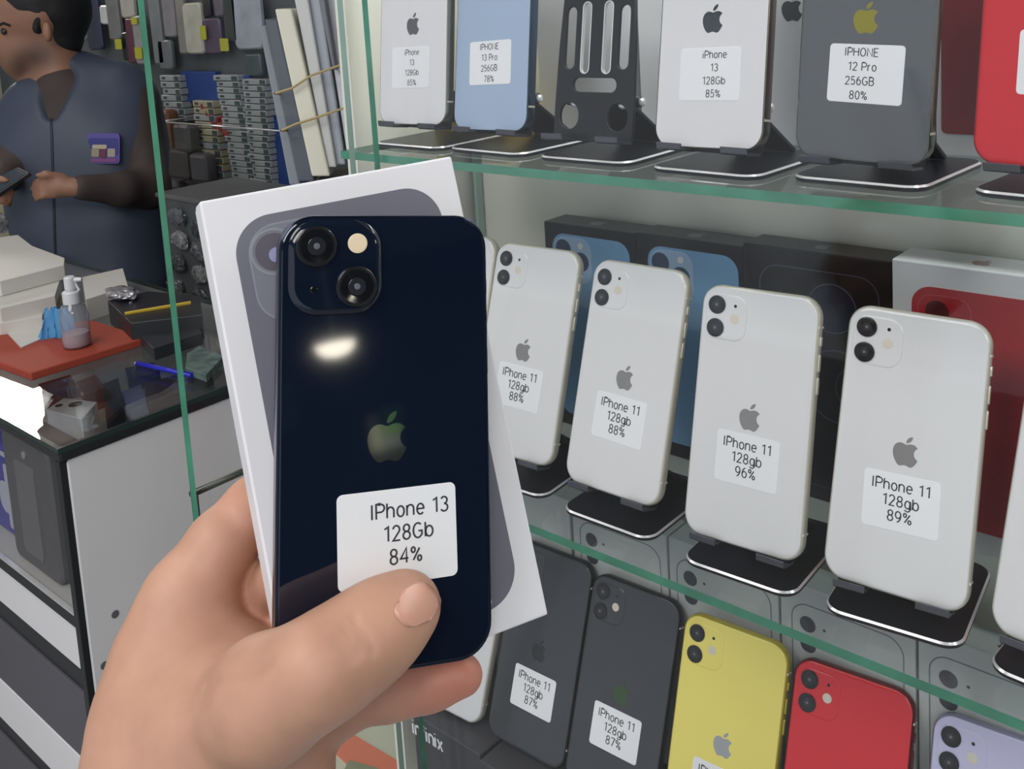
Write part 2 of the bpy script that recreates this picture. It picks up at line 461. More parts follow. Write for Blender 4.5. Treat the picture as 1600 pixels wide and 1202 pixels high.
mb = MB(); mb.tube([(XL - 9, YB - 5, -560), (XL - 9, YB - 5, 620)], 2.0, 6)
mb.box(XL + .5, XL + 4, YB - 9, YB - 2, -560, 620)
cpart('corner_trim', mb.mesh('corner_trim', M_EDGE2))
ra, rb_ = at(298, 773, 0, XL - 13), at(384, 735, 0, XL - 13)
mb = MB(); mb.tube([tuple(ra), (XL - 13, 20, ra[2] + (rb_[2] - ra[2]) * (20 - ra[1]) / (rb_[1] - ra[1]))], 2.6, 8); mb.tube([(XL - 13, ra[1] + 3, ra[2]), (XL - 13, ra[1] + 3, -540)], 2.4, 8)
cpart('steel_rail', mb.mesh('steel_rail', mat('dark_rail', (66, 70, 68), .3, metal=.6), smooth=True))
mb = MB(); mb.box(XL - 18, 760, -126, YB + 16, 620, 660)
cpart('top_board', mb.mesh('top_board', M_WHITE, bevel=2))

# ------------------------------------------------------------------ phones
def body_meshes(kind, w, h, rad, t, mback, mframe):
    def frame():
        mb = MB()
        if kind == 'round':
            prof = [(t / 2, 1.8), (t / 2 - .7, .7), (t / 2 - 1.9, .12), (0.8, 0), (-0.8, 0), (-t / 2 + 1.9, .12), (-t / 2 + .8, .65), (-t / 2 + .25, 1.4)]
        else:
            prof = [(t / 2, .7), (t / 2 - .35, .1), (t / 2 - .7, 0), (-t / 2 + .7, 0), (-t / 2 + .35, .1), (-t / 2 + .02, .6)]
        slab(mb, w, h, rad, prof, 0, h / 2, 10)
        return mb.mesh('frame', mframe, smooth=True)
    def back():
        mb = MB()
        if kind == 'round': prof = [(-t / 2 + .6, 1.0), (-t / 2 + .25, 1.35), (-t / 2 + .02, 2.2), (-t / 2 - .05, 3.4)]
        else: prof = [(-t / 2 + .3, .75), (-t / 2 - .02, .85), (-t / 2 - .12, 1.3)]
        slab(mb, w, h, rad, prof, 0, h / 2, 10)
        return mb.mesh('back_glass', mback, smooth=True)
    def scr():
        mb = MB(); slab(mb, w, h, rad, [(t / 2 - .2, 1.4), (t / 2 + .15, 1.6)], 0, h / 2, 8); return mb.mesh('screen', M_BLACKG)
    k = (kind, w, h, mback.name, mframe.name)
    return cached(('fr',) + k, frame), cached(('bk',) + k, back), cached(('sc', w, h), scr)
def lens_mesh(r, hgt):
    def mk():
        mb = MB(); n = 28
        rings = lambda prof: mb.lathe(prof, axis='y', n=n)
        mb.cur = 0; rings([(r * 1.0, 0), (r, hgt * .85), (r * .94, hgt), (r * .8, hgt)])
        mb.cur = 1; rings([(r * .82, hgt * .5), (r * .82, hgt + .05), (r * .5, hgt + .12)])
        mb.cur = 2; rings([(r * .45, hgt + .1), (r * .42, hgt + .16)])
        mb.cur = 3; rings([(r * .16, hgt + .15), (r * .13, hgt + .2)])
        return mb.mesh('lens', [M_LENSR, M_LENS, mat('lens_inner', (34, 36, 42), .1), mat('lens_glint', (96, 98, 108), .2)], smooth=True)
    return cached(('lens', r, hgt), mk)
def disc_mesh(name, r, y0, m):
    def mk():
        mb = MB(); mb.lathe([(r, -.2), (r, y0 * .7), (r * .8, y0)], axis='y', n=20); return mb.mesh(name, m, smooth=True)
    return cached((name, r, y0, m.name), mk)
def sticker(parent, lines, cx, cz, y, w=40, h=30, rot=0, dx=0, size=5.2, ink=None, gap=.265, xs=None, up=.7):
    s = link('price_sticker', cached(('stk', w, h), lambda: slab(MB(), w, h, 2.0, [(0, 0), (-.12, 0), (-.16, .15)], n=4).mesh('sticker', M_STICK)),
             parent, T(cx, y, cz) @ RY(rot))
    n = len(lines)
    if n == 4: gap = .245; size *= .93; up = 0
    if parent['label'].startswith('dark blue phone with IPhone 13'): gap = .245; up = 1.0
    for i, t in enumerate(lines):
        if not t: continue
        me = text_mesh(t, size, ink or M_INK, bold=0)
        z = (n - 1) / 2 * gap * h - i * gap * h + up
        link('lettering', me, s, T(dx + (xs[i] if xs else 0), -.2, z))
    return s
def camera_11(root, w, h, t, mback, y):
    b = link('camera_bump', cached(('cb11', mback.name), lambda: slab(MB(), 27.5, 27.5, 8, [(.3, 0), (-.25, .1), (-.5, .6), (-.55, 1.2)], n=8).mesh('camera_bump', mback, smooth=True)),
             root, T(-w / 2 + 17.2, y, h - 19.2))
    for dz in (7.0, -7.0): link('lens', lens_mesh(5.6, .9), b, T(-6.2, -.5, dz))
    link('flash', disc_mesh('flash', 2.9, .25, mat('flash_pale', (206, 200, 186), .4)), b, T(5.9, -.5, -.4))
    link('microphone', disc_mesh('microphone', 1.0, .15, M_LENS), b, T(5.9, -.5, 7.4))
def camera_13(root, w, h, t, mback, y):
    b = link('camera_bump', cached(('cb13', mback.name), lambda: slab(MB(), 31, 31, 9.5, [(.3, 0), (-.7, .1), (-1.35, 1.0), (-1.5, 2.0)], n=10).mesh('camera_bump', mback, smooth=True)),
             root, T(-w / 2 + 18.4, y, h - 16.9))
    link('lens', lens_mesh(6.7, 1.7), b, T(-6.6, -1.3, 6.8)); link('lens', lens_mesh(6.7, 1.7), b, T(6.8, -1.3, -6.6))
    link('flash', disc_mesh('flash', 3.3, .3, M_FLASH), b, T(7.2, -1.45, 7.6))
    link('microphone', disc_mesh('microphone', 1.2, .2, M_LENS), b, T(-7.2, -1.45, -7.4))
def phone(label, pose=None, mw=None, kind='round', back=M_PHW, frame=M_PHWF, lines=None, st=(0, 49.3, 0), dx=0, logo=M_LOGO, group=None, cam13=False, scale=1, btn=None, size=7.2, xs=None, cut=False):
    w, h, rad, t = (75.7, 150.9, 12.5, 8.3) if kind == 'round' else (71.5, 146.7, 11.5, 7.6)
    root = thing('smartphone', label, 'phone', group=group)
    if pose is not None:
        x, y, z, yaw, lean, roll = pose
        root.matrix_world = Matrix.Translation(W((x, y, z))) @ RZ(yaw) @ RX(-lean) @ RY(roll)
    else: root.matrix_world = mw
    fr, bk, sc = body_meshes(kind, w, h, rad, t, back, frame)
    link('frame', fr, root); link('back_glass', bk, root); link('screen', sc, root)
    yb = -t / 2 - (.05 if kind == 'round' else .12)
    link('fruit_emblem', logo_mesh(16.2, logo), root, T(0, yb - .03, h / 2 + .4))
    (camera_13 if cam13 else camera_11)(root, w, h, t, back, yb)
    bm_ = btn or frame
    def btnm():
        mb = MB(); slab(mb, 2.6, 10, 1.2, [(0, 0), (-.7, 0), (-.85, .3)], n=4); return mb.mesh('side_button', bm_, smooth=True)
    me = cached(('btn', bm_.name), btnm)
    rot = T(w / 2, 0, 0) @ RZ(math.pi / 2)
    for z, s in ((h - 25, .55), (h - 37.5, 1), (h - 50.5, 1)):
        link('side_button', me, root, T(w / 2, 0, z) @ RZ(math.pi / 2) @ Matrix.Diagonal((1, 1, s, 1)))
    am = cached(('ant', kind), lambda: MB().box(-.35, .25, -t / 2 + .9, t / 2 - .9, -.6, .6).mesh('antenna_line', mat('antenna_pale', (214, 212, 200), .5)))
    for z in (h - 17, 17): link('antenna_line', am, root, T(w / 2 + (-.05 if kind == 'round' else 0), 0, z))
    if lines: sticker(root, lines, st[0], st[1], yb - .02, rot=st[2], dx=dx, size=size, xs=xs)
    return root

POSE = {'P1': [-228.292, 38.622, 18.197, 0.061, 0.332, 0.004], 'P2': [-138.514, 37.211, 17.397, 0.008, 0.327, -0.001], 'P3': [-41.437, 33.363, 15.097, 0.046, 0.279, -0.013], 'P4': [45.89, 39.552, 14.44, 0.114, 0.323, 0.025], 'T1': [-302.424, 37.496, 254.98, -0.002, 0.144, -0.029], 'T2': [-227.938, 40.035, 253.558, -0.045, 0.165, -0.031], 'T3': [-53.488, 32.077, 252.618, -0.046, 0.191, -0.022], 'T4': [32.052, 38.502, 250.115, -0.046, 0.111, 0.019], 'Y': [-82.92, 52.82, -231.546, 0.089, 0.306, 0.026], 'R': [-0.529, 51.002, -232.994, 0.1, 0.39, 0.006], 'K': [-169.966, 55.766, -235.834, 0.067, 0.34, 0.026], 'P0': [-305.0, 38.574, 18.428, 0.074, 0.306, -0.003], 'P5': [133.001, 36.073, 14.27, -0.071, 0.363, 0.018], 'T5': [123.987, 37.998, 251.997, -0.1, 0.135, 0.011], 'B1': [-246.933, 54.103, -233.966, 0.035, 0.358, 0.004], 'W': [-332.3, 52.0, -236.0, 0.075, 0.40, 0.006], 'U': [86.931, 56.152, -233.301, 0.078, 0.356, -0.001]}
GM = 'white phones on the middle shelf'
phone('white dual-lens phone on middle shelf, mostly hidden behind the held box', POSE['P0'], lines=['IPhone 11', '128gb', '88%'], group=GM)
phone('white phone on middle shelf beside the held box, sticker 88%', POSE['P1'], lines=['IPhone 11', '128gb', '88%'], st=(.5, 49.4, .01), group=GM)
phone('white phone with brownish lower lens, sticker 88%, before the blue-printed boxes', POSE['P2'], lines=['IPhone 11', '128gb', '88%'], st=(0, 48.4, .02), group=GM)
phone('white phone with dark camera-print box behind it, sticker 96%', POSE['P3'], lines=['IPhone 11', '128gb', '96%'], st=(.4, 50.4, 0), group=GM)
phone('large white phone before the white red-printed box, sticker 89%', POSE['P4'], lines=['IPhone 11', '128gb', '89%'], st=(.2, 48.2, -.03), group=GM)
phone('white phone at right end of middle shelf, cut by picture edge', POSE['P5'], lines=['IPhone 11', '128gb', '90%'], group=GM)
GT = 'phones on the upper shelf'
M_PINK = mat('white_glass_13', (214, 215, 220), .12)
phone('white phone with grey emblem and 85% sticker, leftmost of the upper shelf', POSE['T1'], kind='flat', back=M_PINK, frame=mat('champagne_rim', (150, 146, 130), .25, metal=.85), lines=['iPhone', '13', '128Gb', '85%'], st=(-2, 42, -.01), dx=1.8, group=GT, cam13=True, size=5.6, logo=mat('grey_emblem', (112, 112, 118), .3, metal=.6))
M_BLUE = mat('sierra_blue_glass', (158, 178, 205), .3, spec=.4)
phone('light blue phone with white IPHONE 13 Pro 256GB 78% sticker', POSE['T2'], kind='flat', back=M_BLUE, frame=mat('dark_blue_rim', (70, 88, 108), .18, metal=.9), lines=['IPHONE', '13 Pro', '256GB', '78%'], st=(-.8, 46.8, -.02), dx=-.5, group=GT, cam13=True, size=5.8, logo=M_BLUE)
phone('white phone with dark emblem, 85% sticker and bronze side, upper shelf', POSE['T3'], kind='flat', back=M_PINK, frame=mat('bronze_rim', (120, 112, 100), .22, metal=.9), lines=['iPhone', '13', '128Gb', '85%'], st=(0, 42.3, -.01), dx=3.0, group=GT, cam13=True, size=5.8, logo=mat('dark_emblem', (84, 92, 98), .15, metal=.9))
phone('graphite grey phone with white IPHONE 12 Pro 256GB 80% sticker', POSE['T4'], kind='flat', back=mat('graphite_glass', (84, 88, 94), .22, spec=.6), frame=mat('graphite_rim', (110, 110, 104), .2, metal=.9), lines=['IPHONE', '12 Pro', '256GB', '80%'], st=(1.4, 45.2, .02), dx=-3, group=GT, cam13=True, size=5.8, xs=[.6, 1.2, .4, .2], logo=mat('gold_emblem', (148, 140, 50), .3, metal=.6))
phone('bright red phone cut by right picture edge, upper shelf', POSE['T5'], back=mat('red_phone_glass', (196, 30, 44), .3, spec=.4), frame=mat('red_rim', (150, 24, 34), .3, metal=.5), lines=['IPhone 11', '64gb', '85%'], st=(1, 49.2, 0), group=GT, logo=mat('red_emblem', (150, 40, 46), .2, metal=.7))
GB = 'phones on the lower shelf'
M_SG = mat('space_black_glass', (54, 57, 63), .18, spec=.5); M_SGF = mat('black_rim', (30, 31, 34), .3, metal=.4)
phone('white phone behind fingertip, leftmost on the lower row', POSE['W'], group=GB)
phone('black phone with 87% sticker beside the held box corner, lower row', POSE['B1'], back=M_SG, frame=M_SGF, lines=['IPhone 11', '128gb', '87%'], st=(.7, 45, .0), group=GB, logo=M_LOGOD)
phone('black phone with 87% sticker next to the yellow phone', POSE['K'], back=M_SG, frame=M_SGF, lines=['IPhone 11', '128gb', '87%'], st=(-.2, 48.5, 0), group=GB, logo=mat('green_emblem', (70, 92, 66), .2, metal=.8))
phone('bright yellow phone with grey emblem on the lower row', POSE['Y'], back=mat('yellow_glass', (228, 216, 112), .2, spec=.4), frame=mat('yellow_rim', (196, 180, 70), .3, metal=.4), lines=['IPhone 11', '128gb', '90%'], st=(.9, 46, 0), group=GB, logo=mat('silver_emblem', (168, 170, 172), .25, metal=.6))
phone('red phone on the lower row between yellow and purple', POSE['R'], back=mat('product_red_glass', (206, 34, 48), .2, spec=.5), frame=mat('dark_red_rim', (96, 14, 22), .3, metal=.4), lines=['IPhone 11', '128gb', '88%'], st=(0, 43, 0), group=GB, logo=mat('red_emblem2', (190, 90, 90), .2, metal=.7))
phone('pale purple phone on the lower row at right corner', POSE['U'], back=mat('lilac_glass', (192, 190, 222), .2, spec=.4), frame=mat('lilac_rim', (150, 148, 176), .3, metal=.4), lines=['IPhone 11', '128gb', '86%'], st=(0, 44, 0), group=GB, logo=mat('lilac_emblem', (160, 158, 180), .2, metal=.7))

# ------------------------------------------------------------------ folding stands under the phones
def capsule(cx, cy, w, h, n=6):
    return rrect(w, h, min(w, h) / 2 - .01, n, cx, cy)
def stand_meshes():
    # base plate (XY)
    mb = MB(); mb.cur = 1
    slab_xy(mb, 72, 86, 11, [(0, .6), (.6, 0), (2.2, 0), (3.2, 1.1)], 1, 30, 8)
    n_ = 36; mb.mi = [0] * len(mb.f)
    for q_ in range(2 * n_, 3 * n_): mb.mi[q_] = 1
    base = mb.mesh('base_plate', [M_STAND, M_CHROME], smooth=True)
    # neck: sloping strut from the rear of the base to the hinge
    mb = MB(); mb.add([], [])
    A = [(-19, 62, 3), (19, 62, 3), (17, 18, 36), (-17, 18, 36)]
    nrm = np.array([0, .6, .8]) * 3
    mb.add(A + [tuple(np.array(p) + nrm) for p in A], [(0, 1, 2, 3), (4, 7, 6, 5), (0, 4, 5, 1), (1, 5, 6, 2), (2, 6, 7, 3), (3, 7, 4, 0)])
    neck = mb.mesh('neck', M_STAND, bevel=.7)
    mb = MB(); mb.lathe([(3.2, -29), (3.8, -28), (3.8, 28), (3.2, 29)], (0, 17, 36), axis='x', n=14)
    hinge = mb.mesh('hinge', M_STAND, smooth=True)
    mb = MB()
    for s in (-1, 1): mb.lathe([(4.2, -.5), (4.4, 5.5), (3, 6.5)], (19 * s, 17, 36), axis='y', n=12)
    for s in (-1, 1): mb.lathe([(2.6, 29.0 * s), (2.8, 30.4 * s), (1.5, 31.4 * s)], (0, 17, 36), axis='x', n=12)
    screw = mb.mesh('hinge_screw', M_CHROME, smooth=True)
    # back plate with its cut outs, drawn in XY and stood up
    outer = [(-31, 0), (31, 0), (31, 22), (30, 60), (27.5, 100), (24, 104), (-24, 104), (-27.5, 100), (-30, 60), (-31, 22)]
    loops = [outer, capsule(-21, 66, 8, 40), capsule(21, 66, 8, 40), capsule(-8.5, 66, 7.2, 46), capsule(8.5, 66, 7.2, 46), capsule(0, 36, 34, 9), capsule(-19, 16, 15, 17), capsule(19, 16, 15, 17)]
    me = plate_curve(loops, 2.6, 0.5)
    me.transform(Matrix(((1, 0, 0, 0), (0, 0, -1, 0), (0, 1, 0, 0), (0, 0, 0, 1)))); me.materials.clear(); me.materials.append(M_STAND); me.name = 'back_plate'
    mb = MB()                                   # bright lining of the two inner slots
    for cx in (-8.5, 8.5):
        o = capsule(cx, 66, 7.3, 46.1); i = capsule(cx, 66, 6.2, 45)
        mb.loft([[(x, -1.35, z) for x, z in o], [(x, 1.4, z) for x, z in o], [(x, 1.4, z) for x, z in i], [(x, -1.35, z) for x, z in i], [(x, -1.35, z) for x, z in o]], False, False)
    lining = mb.mesh('slot_lining', M_CHROME, smooth=True, fix=False)
    mb = MB()                                   # hook: shelf under the phone with an upturned lip
    sec = [(0, -2.3), (-14.0, -2.3), (-15.4, -1.6), (-16.2, 1.9), (-14.9, 2.1), (-14.2, -.4), (0, -.4)]
    mb.loft([[(x, y, z) for y, z in sec] for x in (-8.5, 8.5)])
    hook = mb.mesh('hook', [mat('hook_grey', (84, 86, 94), .22, metal=.6)], bevel=.35)
    return base, neck, hinge, screw, me, lining, hook
SM = stand_meshes()
def stand(label, x, y, zs, yaw, lean, phone_t=8.3, zb=15):
    root = thing('phone_stand', label, 'phone stand', (x, y, zs), RZ(yaw), 'black folding phone stands')
    base, neck, hinge, screw, bp, lining, hook = SM
    link('base_plate', base, root); link('neck', neck, root); link('hinge', hinge, root); link('hinge_screw', screw, root)
    off = phone_t / 2 + 1.6
    mw = T(0, 0, zb) @ RX(-lean) @ T(0, off, -2)
    b = link('back_plate', bp, root, mw); link('slot_lining', lining, b)
    for hx in (-21, 22): link('hook', hook, root, T(0, 0, zb) @ RX(-lean) @ T(hx, off - 0.2, 0))
    return root
for k, zs, lab in (('P0', 0, 'black stand whose phone is hidden by the held box'), ('P1', 0, 'black stand of the nearest uncovered phone to the held box, middle shelf'), ('P2', 0, 'black chrome-edged stand under the white phone with brown lens'),
                   ('P3', 0, 'black chrome-edged stand below the dark camera-print box, middle shelf'), ('P4', 0, 'black chrome-edged stand in front of the white red-printed box'), ('P5', 0, 'black stand under the rightmost white phone'),
                   ('T1', SH1, 'black stand under the leftmost white phone, upper shelf'), ('T2', SH1, 'black stand under the light blue phone'), ('T3', SH1, 'black stand under the white phone with dark emblem'),
                   ('T4', SH1, 'black stand under the graphite phone'), ('T5', SH1, 'black stand under the bright red phone, upper shelf')):
    p = POSE[k]; stand(lab, p[0], p[1], zs, p[3], p[4], 8.3 if k[0] == 'P' or k == 'T5' else 7.6, p[2] - zs)
stand('empty black stand with slots, between the light blue and the white phone', -143.5, 38, SH1, 0.0, .17, 4, 14)

# ------------------------------------------------------------------ retail boxes
def carton(label, x0, x1, y0, y1, z0, z1, m, cat='box', group=None, name='phone_box', yaw=0):
    root = thing(name, label, cat, ((x0 + x1) / 2, (y0 + y1) / 2, z0), RZ(yaw), group)
    w, d, h = x1 - x0, y1 - y0, z1 - z0
    link('carton', MB().box(-w / 2, w / 2, -d / 2, d / 2, 0, h).mesh('carton', m, bevel=.9), root)
    return root, w, d, h
def ring_mesh(r0, r1, y, m, key, n=36):
    def mk():
        mb = MB(); 
        P = lambda r, yy: [(r * math.cos(2 * math.pi * k / n), yy, r * math.sin(2 * math.pi * k / n)) for k in range(n)]
        mb.loft([P(r1, 0), P(r1, -y), P(r0, -y), P(r0, 0)], False, False); return mb.mesh('printed_ring', m, smooth=True)
    return cached(('ring', key), mk)
def outline_mesh(w, h, r, lw, m, key):
    def mk():
        mb = MB(); a = rrect(w, h, r, 8); b = rrect(w - 2 * lw, h - 2 * lw, r - lw, 8)
        mb.loft([[(x, 0, z) for x, z in a], [(x, -.08, z) for x, z in a], [(x, -.08, z) for x, z in b], [(x, 0, z) for x, z in b]], False, False)
        return mb.mesh('printed_outline', m)
    return cached(('ol', key), mk)
BB = mat('black_card', (15, 16, 22), .35, spec=.4); BBT = mat('black_card_logo', (120, 120, 124), .4)
BLUEP = mat('printed_blue', (120, 170, 214), .4); BLUEP2 = mat('printed_pale_blue', (160, 192, 226), .4); NAVYP = mat('printed_navy', (44, 62, 96), .3)
yf = 136
def top_logo(r, d, h, m, size=14, dx=0, flip=False):
    link('fruit_emblem', logo_mesh(size, m), r, T(dx, 0, h + .05) @ RZ(math.pi if flip else 0) @ RX(-math.pi / 2) )
def blue_print(r, w, d, h, cx):
    p = link('printed_phone', cached('bluep', lambda: slab(MB(), 74, 148, 12, [(0, 0), (-.12, 0)], 0, -74, 8).mesh('printed_phone', BLUEP)), r, T(cx, -d / 2, h - 8))
    link('printed_camera_square', cached('blues', lambda: slab(MB(), 36, 36, 10, [(0, 0), (-.12, 0), (-.2, .8)], n=8).mesh('sq', BLUEP2)), p, T(-17, -.1, -20))
    for a, b in ((-26, -12), (-26, -29), (-9, -20.5)):
        link('printed_lens', cached('bluel', lambda: slab(MB(), 15, 15, 7.4, [(0, 0), (-.1, 0)], n=8).mesh('lens', NAVYP)), p, T(a, -.3, b))
    link('printed_flash', cached('bluef', lambda: slab(MB(), 5, 5, 2.4, [(0, 0), (-.1, 0)], n=6).mesh('fl', M_STICK)), p, T(-9, -.3, -8))
hb = 166
bx = [-268.5, -180.3, -92.2, 8.6]
r, w, d, h = carton('black box printed with a light blue phone, leftmost behind the white phones', bx[0], bx[1] - .6, yf, yf + 28, 0, hb, BB, group='black phone boxes')
blue_print(r, w, d, h, 1); top_logo(r, d, h, BBT, 15)
r, w, d, h = carton('black box printed with a light blue phone, between two white phones', bx[1], bx[2] - .6, yf, yf + 28, 0, hb + 1, BB, group='black phone boxes')
blue_print(r, w, d, h, 3); top_logo(r, d, h, BBT, 15)
r, w, d, h = carton('black box with large dark camera print, beside the white red-printed box', bx[2], bx[3], yf, yf + 28, 0, hb + 4, BB, group='black phone boxes')
DK = mat('printed_dark_line', (66, 70, 84), .35); DK2 = mat('printed_dark_lens', (28, 36, 52), .25)
p = link('printed_phone', outline_mesh(82, 148, 14, .7, DK, 'dark'), r, T(2, -d / 2 - .05, h - 12 - 74))
link('printed_lens', cached('dl', lambda: slab(MB(), 34, 34, 16.9, [(0, 0), (-.15, 0)], n=12).mesh('lens', DK2)), p, T(10, -.1, 50))
link('printed_ring', ring_mesh(15.8, 16.6, .3, DK, 'big'), p, T(10, 0, 50)); link('printed_ring', ring_mesh(15.8, 16.6, .3, DK, 'big'), p, T(28, 0, -2))
link('printed_ring', ring_mesh(24, 25, .3, DK, 'huge'), p, T(14, 0, -2)); top_logo(r, d, h, BBT, 12)
WB = mat('white_card', (218, 219, 222), .45)
RP = mat('printed_red', (176, 34, 44), .35)
r, w, d, h = carton('white box printed with a red phone behind the 89% phone', 11.5, 106, yf - 6, yf + 26, 0, hb + 8, WB, group='white phone boxes')
p = link('printed_phone', cached('redp', lambda: slab(MB(), 76, 146, 12, [(0, 0), (-.12, 0)], 0, -73, 8).mesh('printed_phone', RP)), r, T(2.5, -d / 2, h - 14))
link('printed_lens', cached('rl', lambda: slab(MB(), 14, 14, 6.9, [(0, 0), (-.12, 0)], n=10).mesh('lens', mat('printed_maroon', (84, 24, 32), .3))), p, T(-23, -.12, -15))
link('printed_outline', outline_mesh(31, 31, 9, .5, mat('printed_red_line', (206, 74, 82), .3), 'redsq'), p, T(-19, -.12, -20))
top_logo(r, d, h, mat('printed_brown', (150, 110, 104), .3), 13)
r, w, d, h = carton('white box printed with a red phone at right end of middle shelf', 109, 201, yf - 6, yf + 26, 0, hb + 8, WB, group='white phone boxes')
link('printed_phone', CACHE['redp'], r, T(2.5, -d / 2, h - 14)); top_logo(r, d, h, mat('printed_brown', (150, 110, 104), .3), 13)

# boxes behind the upper row
GY = mat('pale_grey_card', (214, 218, 222), .5)
for x0, x1, lab, lg in ((-262, -174, 'pale grey box behind the light blue phone, upper shelf', None), (-168, -80, 'pale grey box behind the empty stand, upper shelf', None), (-76, 36, 'pale grey box with black emblem behind the graphite phone', 1)):
    r, w, d, h = carton(lab, x0, x1, 132, 160, SH1, SH1 + 164, GY, group='boxes behind the upper row')
    if lg:
        link('fruit_emblem', logo_mesh(17, M_INK), r, T(-w / 2 + 25, -d / 2 - .04, at(1246, 12, 1, 132)[2] - SH1))
r, w, d, h = carton('white box with a red phone print, left of the bright red phone', 38, 124, 130, 158, SH1, SH1 + 164, WB, group='boxes behind the upper row')
p = link('printed_phone', cached('redp2', lambda: slab(MB(), 80, 150, 3, [(0, 0), (-.12, 0)], 0, -75, 4).mesh('printed_phone', mat('printed_deep_red', (140, 28, 34), .35))), r, T(0, -d / 2, h + 0 - 1))
link('fruit_emblem', logo_mesh(19, mat('printed_silver', (176, 176, 184), .4)), p, T(-2, -.2, -72))
r, w, d, h = carton('yellow sleeve lying behind the leftmost upper phone', -338, -262, 90, 150, SH1, SH1 + 20, mat('yellow_card', (214, 178, 40), .5, var=.1), group=None, name='yellow_sleeve')

# grey-white boxes behind the lower row with drawn phone outlines
OLM = mat('printed_grey_line', (116, 120, 126), .4); GW = mat('grey_white_card', (192, 196, 196), .5)
spx = [-236.5, -147.5, -59.6, 31.5, 120]
labs = ['white box with phone outline behind the two black phones', 'white box with phone outline above the yellow phone', 'white box with phone outline above the red phone', 'white box with phone outline above the purple phone']
GLENS = mat('printed_grey_lens', (70, 74, 82), .3)
for i in range(4):
    r, w, d, h = carton(labs[i], spx[i] + .8, spx[i + 1] - .8, 112, 138, -237, -50, GW, group='outlined boxes of the lower row')
    p = link('printed_phone', outline_mesh(75, 150, 12, .8, OLM, 'grey'), r, T(.5, -d / 2 - .05, h - 12 - 75))
    for dz in (61, 46.5): link('printed_lens', cached('gl', lambda: slab(MB(), 11, 11, 5.4, [(0, 0), (-.1, 0)], n=8).mesh('lens', GLENS)), p, T(-26, 0, dz))
    link('printed_dot', cached('gd', lambda: slab(MB(), 2, 2, .95, [(0, 0), (-.1, 0)], n=4).mesh('dot', GLENS)), p, T(-14.5, 0, 61))
    top_logo(r, d, h, mat('printed_charcoal', (62, 64, 70), .4), 14, 4, True)
r, w, d, h = carton('plain grey box behind the leftmost phones, lower row', -330, -238.5, 112, 138, -237, -50, GW, group='outlined boxes of the lower row')

# dark cartons on which the lower phones stand
DC = mat('dark_carton', (62, 63, 70), .4)
xs = [(-352, -276, 'dark carton with white brand lettering below the white phone'), (-273, -196, 'dark carton below the 87% phone beside the held box'), (-193, -116, 'dark carton below the middle black phone'), (-113, -40, 'dark carton below the yellow phone'), (-37, 38, 'dark carton below the red phone'), (41, 125, 'dark carton below the purple phone')]
for i, (x0, x1, lab) in enumerate(xs):
    r, w, d, h = carton(lab, x0, x1, 33 - (4 if i else 0), 140, SH3, -237.6, DC, group='dark cartons under the lower row')
    if i < 2:
        link('lettering', text_mesh('infinix', 16, M_STICK, sx=1.0, bold=.02), r, T(-22 if i == 0 else 0, -d / 2 - .05, h - 12))

# ------------------------------------------------------------------ held box and phone
def frame_at(Mx, c):
    m = Matrix.Identity(4)
    for i in range(3):
        for j in range(3): m[i][j] = Mx[i][j]
        m[i][3] = c[i] * MM
    m[2][3] += ZOFF
    return m
MP = np.array([[0.47064986163151423, -0.8703831527866102, -0.14464395974755634], [0.8728691226409194, 0.435379012372347, 0.2203284147034252], [-0.1287951958975352, -0.22995278413381565, 0.9646416508646201]])
MBX = np.array([[0.41383543462983663, -0.869864579959508, -0.26846944998743755], [0.9089562919324572, 0.41114662740273106, 0.06897035690584022], [0.05038543838343193, -0.2725693733844484, 0.9608159263312152]])
cP = np.array([0.67, -263.232, 206.975]); cB = np.array([-14.042, -253.944, 208.304])
SP = .98
NAVY = mat('midnight_glass', (13, 22, 38), .05, spec=.6, coat=.0)
NAVYF = mat('midnight_rim', (30, 40, 58), .2, metal=.8)
back_y = 3.8 + .12
mw = frame_at(MP, cP) @ Matrix.Scale(SP, 4) @ T(0, back_y, -146.7 / 2)
held = phone('dark blue phone with IPhone 13 128Gb 84% sticker, held under the thumb', mw=mw, kind='flat', back=NAVY, frame=NAVYF, cam13=True,
             lines=['IPhone 13', '128Gb', '84%'], st=(3.6, 146.7 / 2 - 31.4, -.02), dx=3.6, size=6.1, xs=[.9, 0, -1], logo=mat('bright_mirror_emblem', (190, 196, 186), .06, metal=1))
SB = 1.02
hw, hh, hd = 88 * SB, 161 * SB, 26
box = thing('phone_box', 'white retail box printed with a grey phone, held behind the dark phone', 'box')
box.matrix_world = frame_at(MBX, cB)
HB = mat('bright_white_card', (226, 226, 232), .4)
link('lid', MB().box(-hw / 2, hw / 2, 0, 17, -hh / 2, hh / 2).mesh('lid', HB, bevel=.8), box)
link('tray', MB().box(-hw / 2 + .5, hw / 2 - .5, 17.3, hd, -hh / 2 + .5, hh / 2 - .5).mesh('tray', HB, bevel=.8), box)
PG = mat('printed_grey_gradient', (112, 113, 126), .3, var=.06, scale=8)
PG2 = mat('printed_light_grey', (138, 141, 154), .3)
pp = link('printed_phone', slab(MB(), 73, 147.5, 13, [(0, 0), (-.12, 0)], 0, 0, 12).mesh('printed_phone', PG), box, T(0, -.02, 0))
link('printed_camera_square', slab(MB(), 33, 33, 10, [(0, 0), (-.1, 0), (-.18, .4)], n=8).mesh('sq', mat('printed_mid_grey', (122, 124, 137), .3)), pp, T(-16, -.1, 54))
link('printed_outline', outline_mesh(33, 33, 10, .6, PG2, 'hsq'), pp, T(-16, -.25, 54))
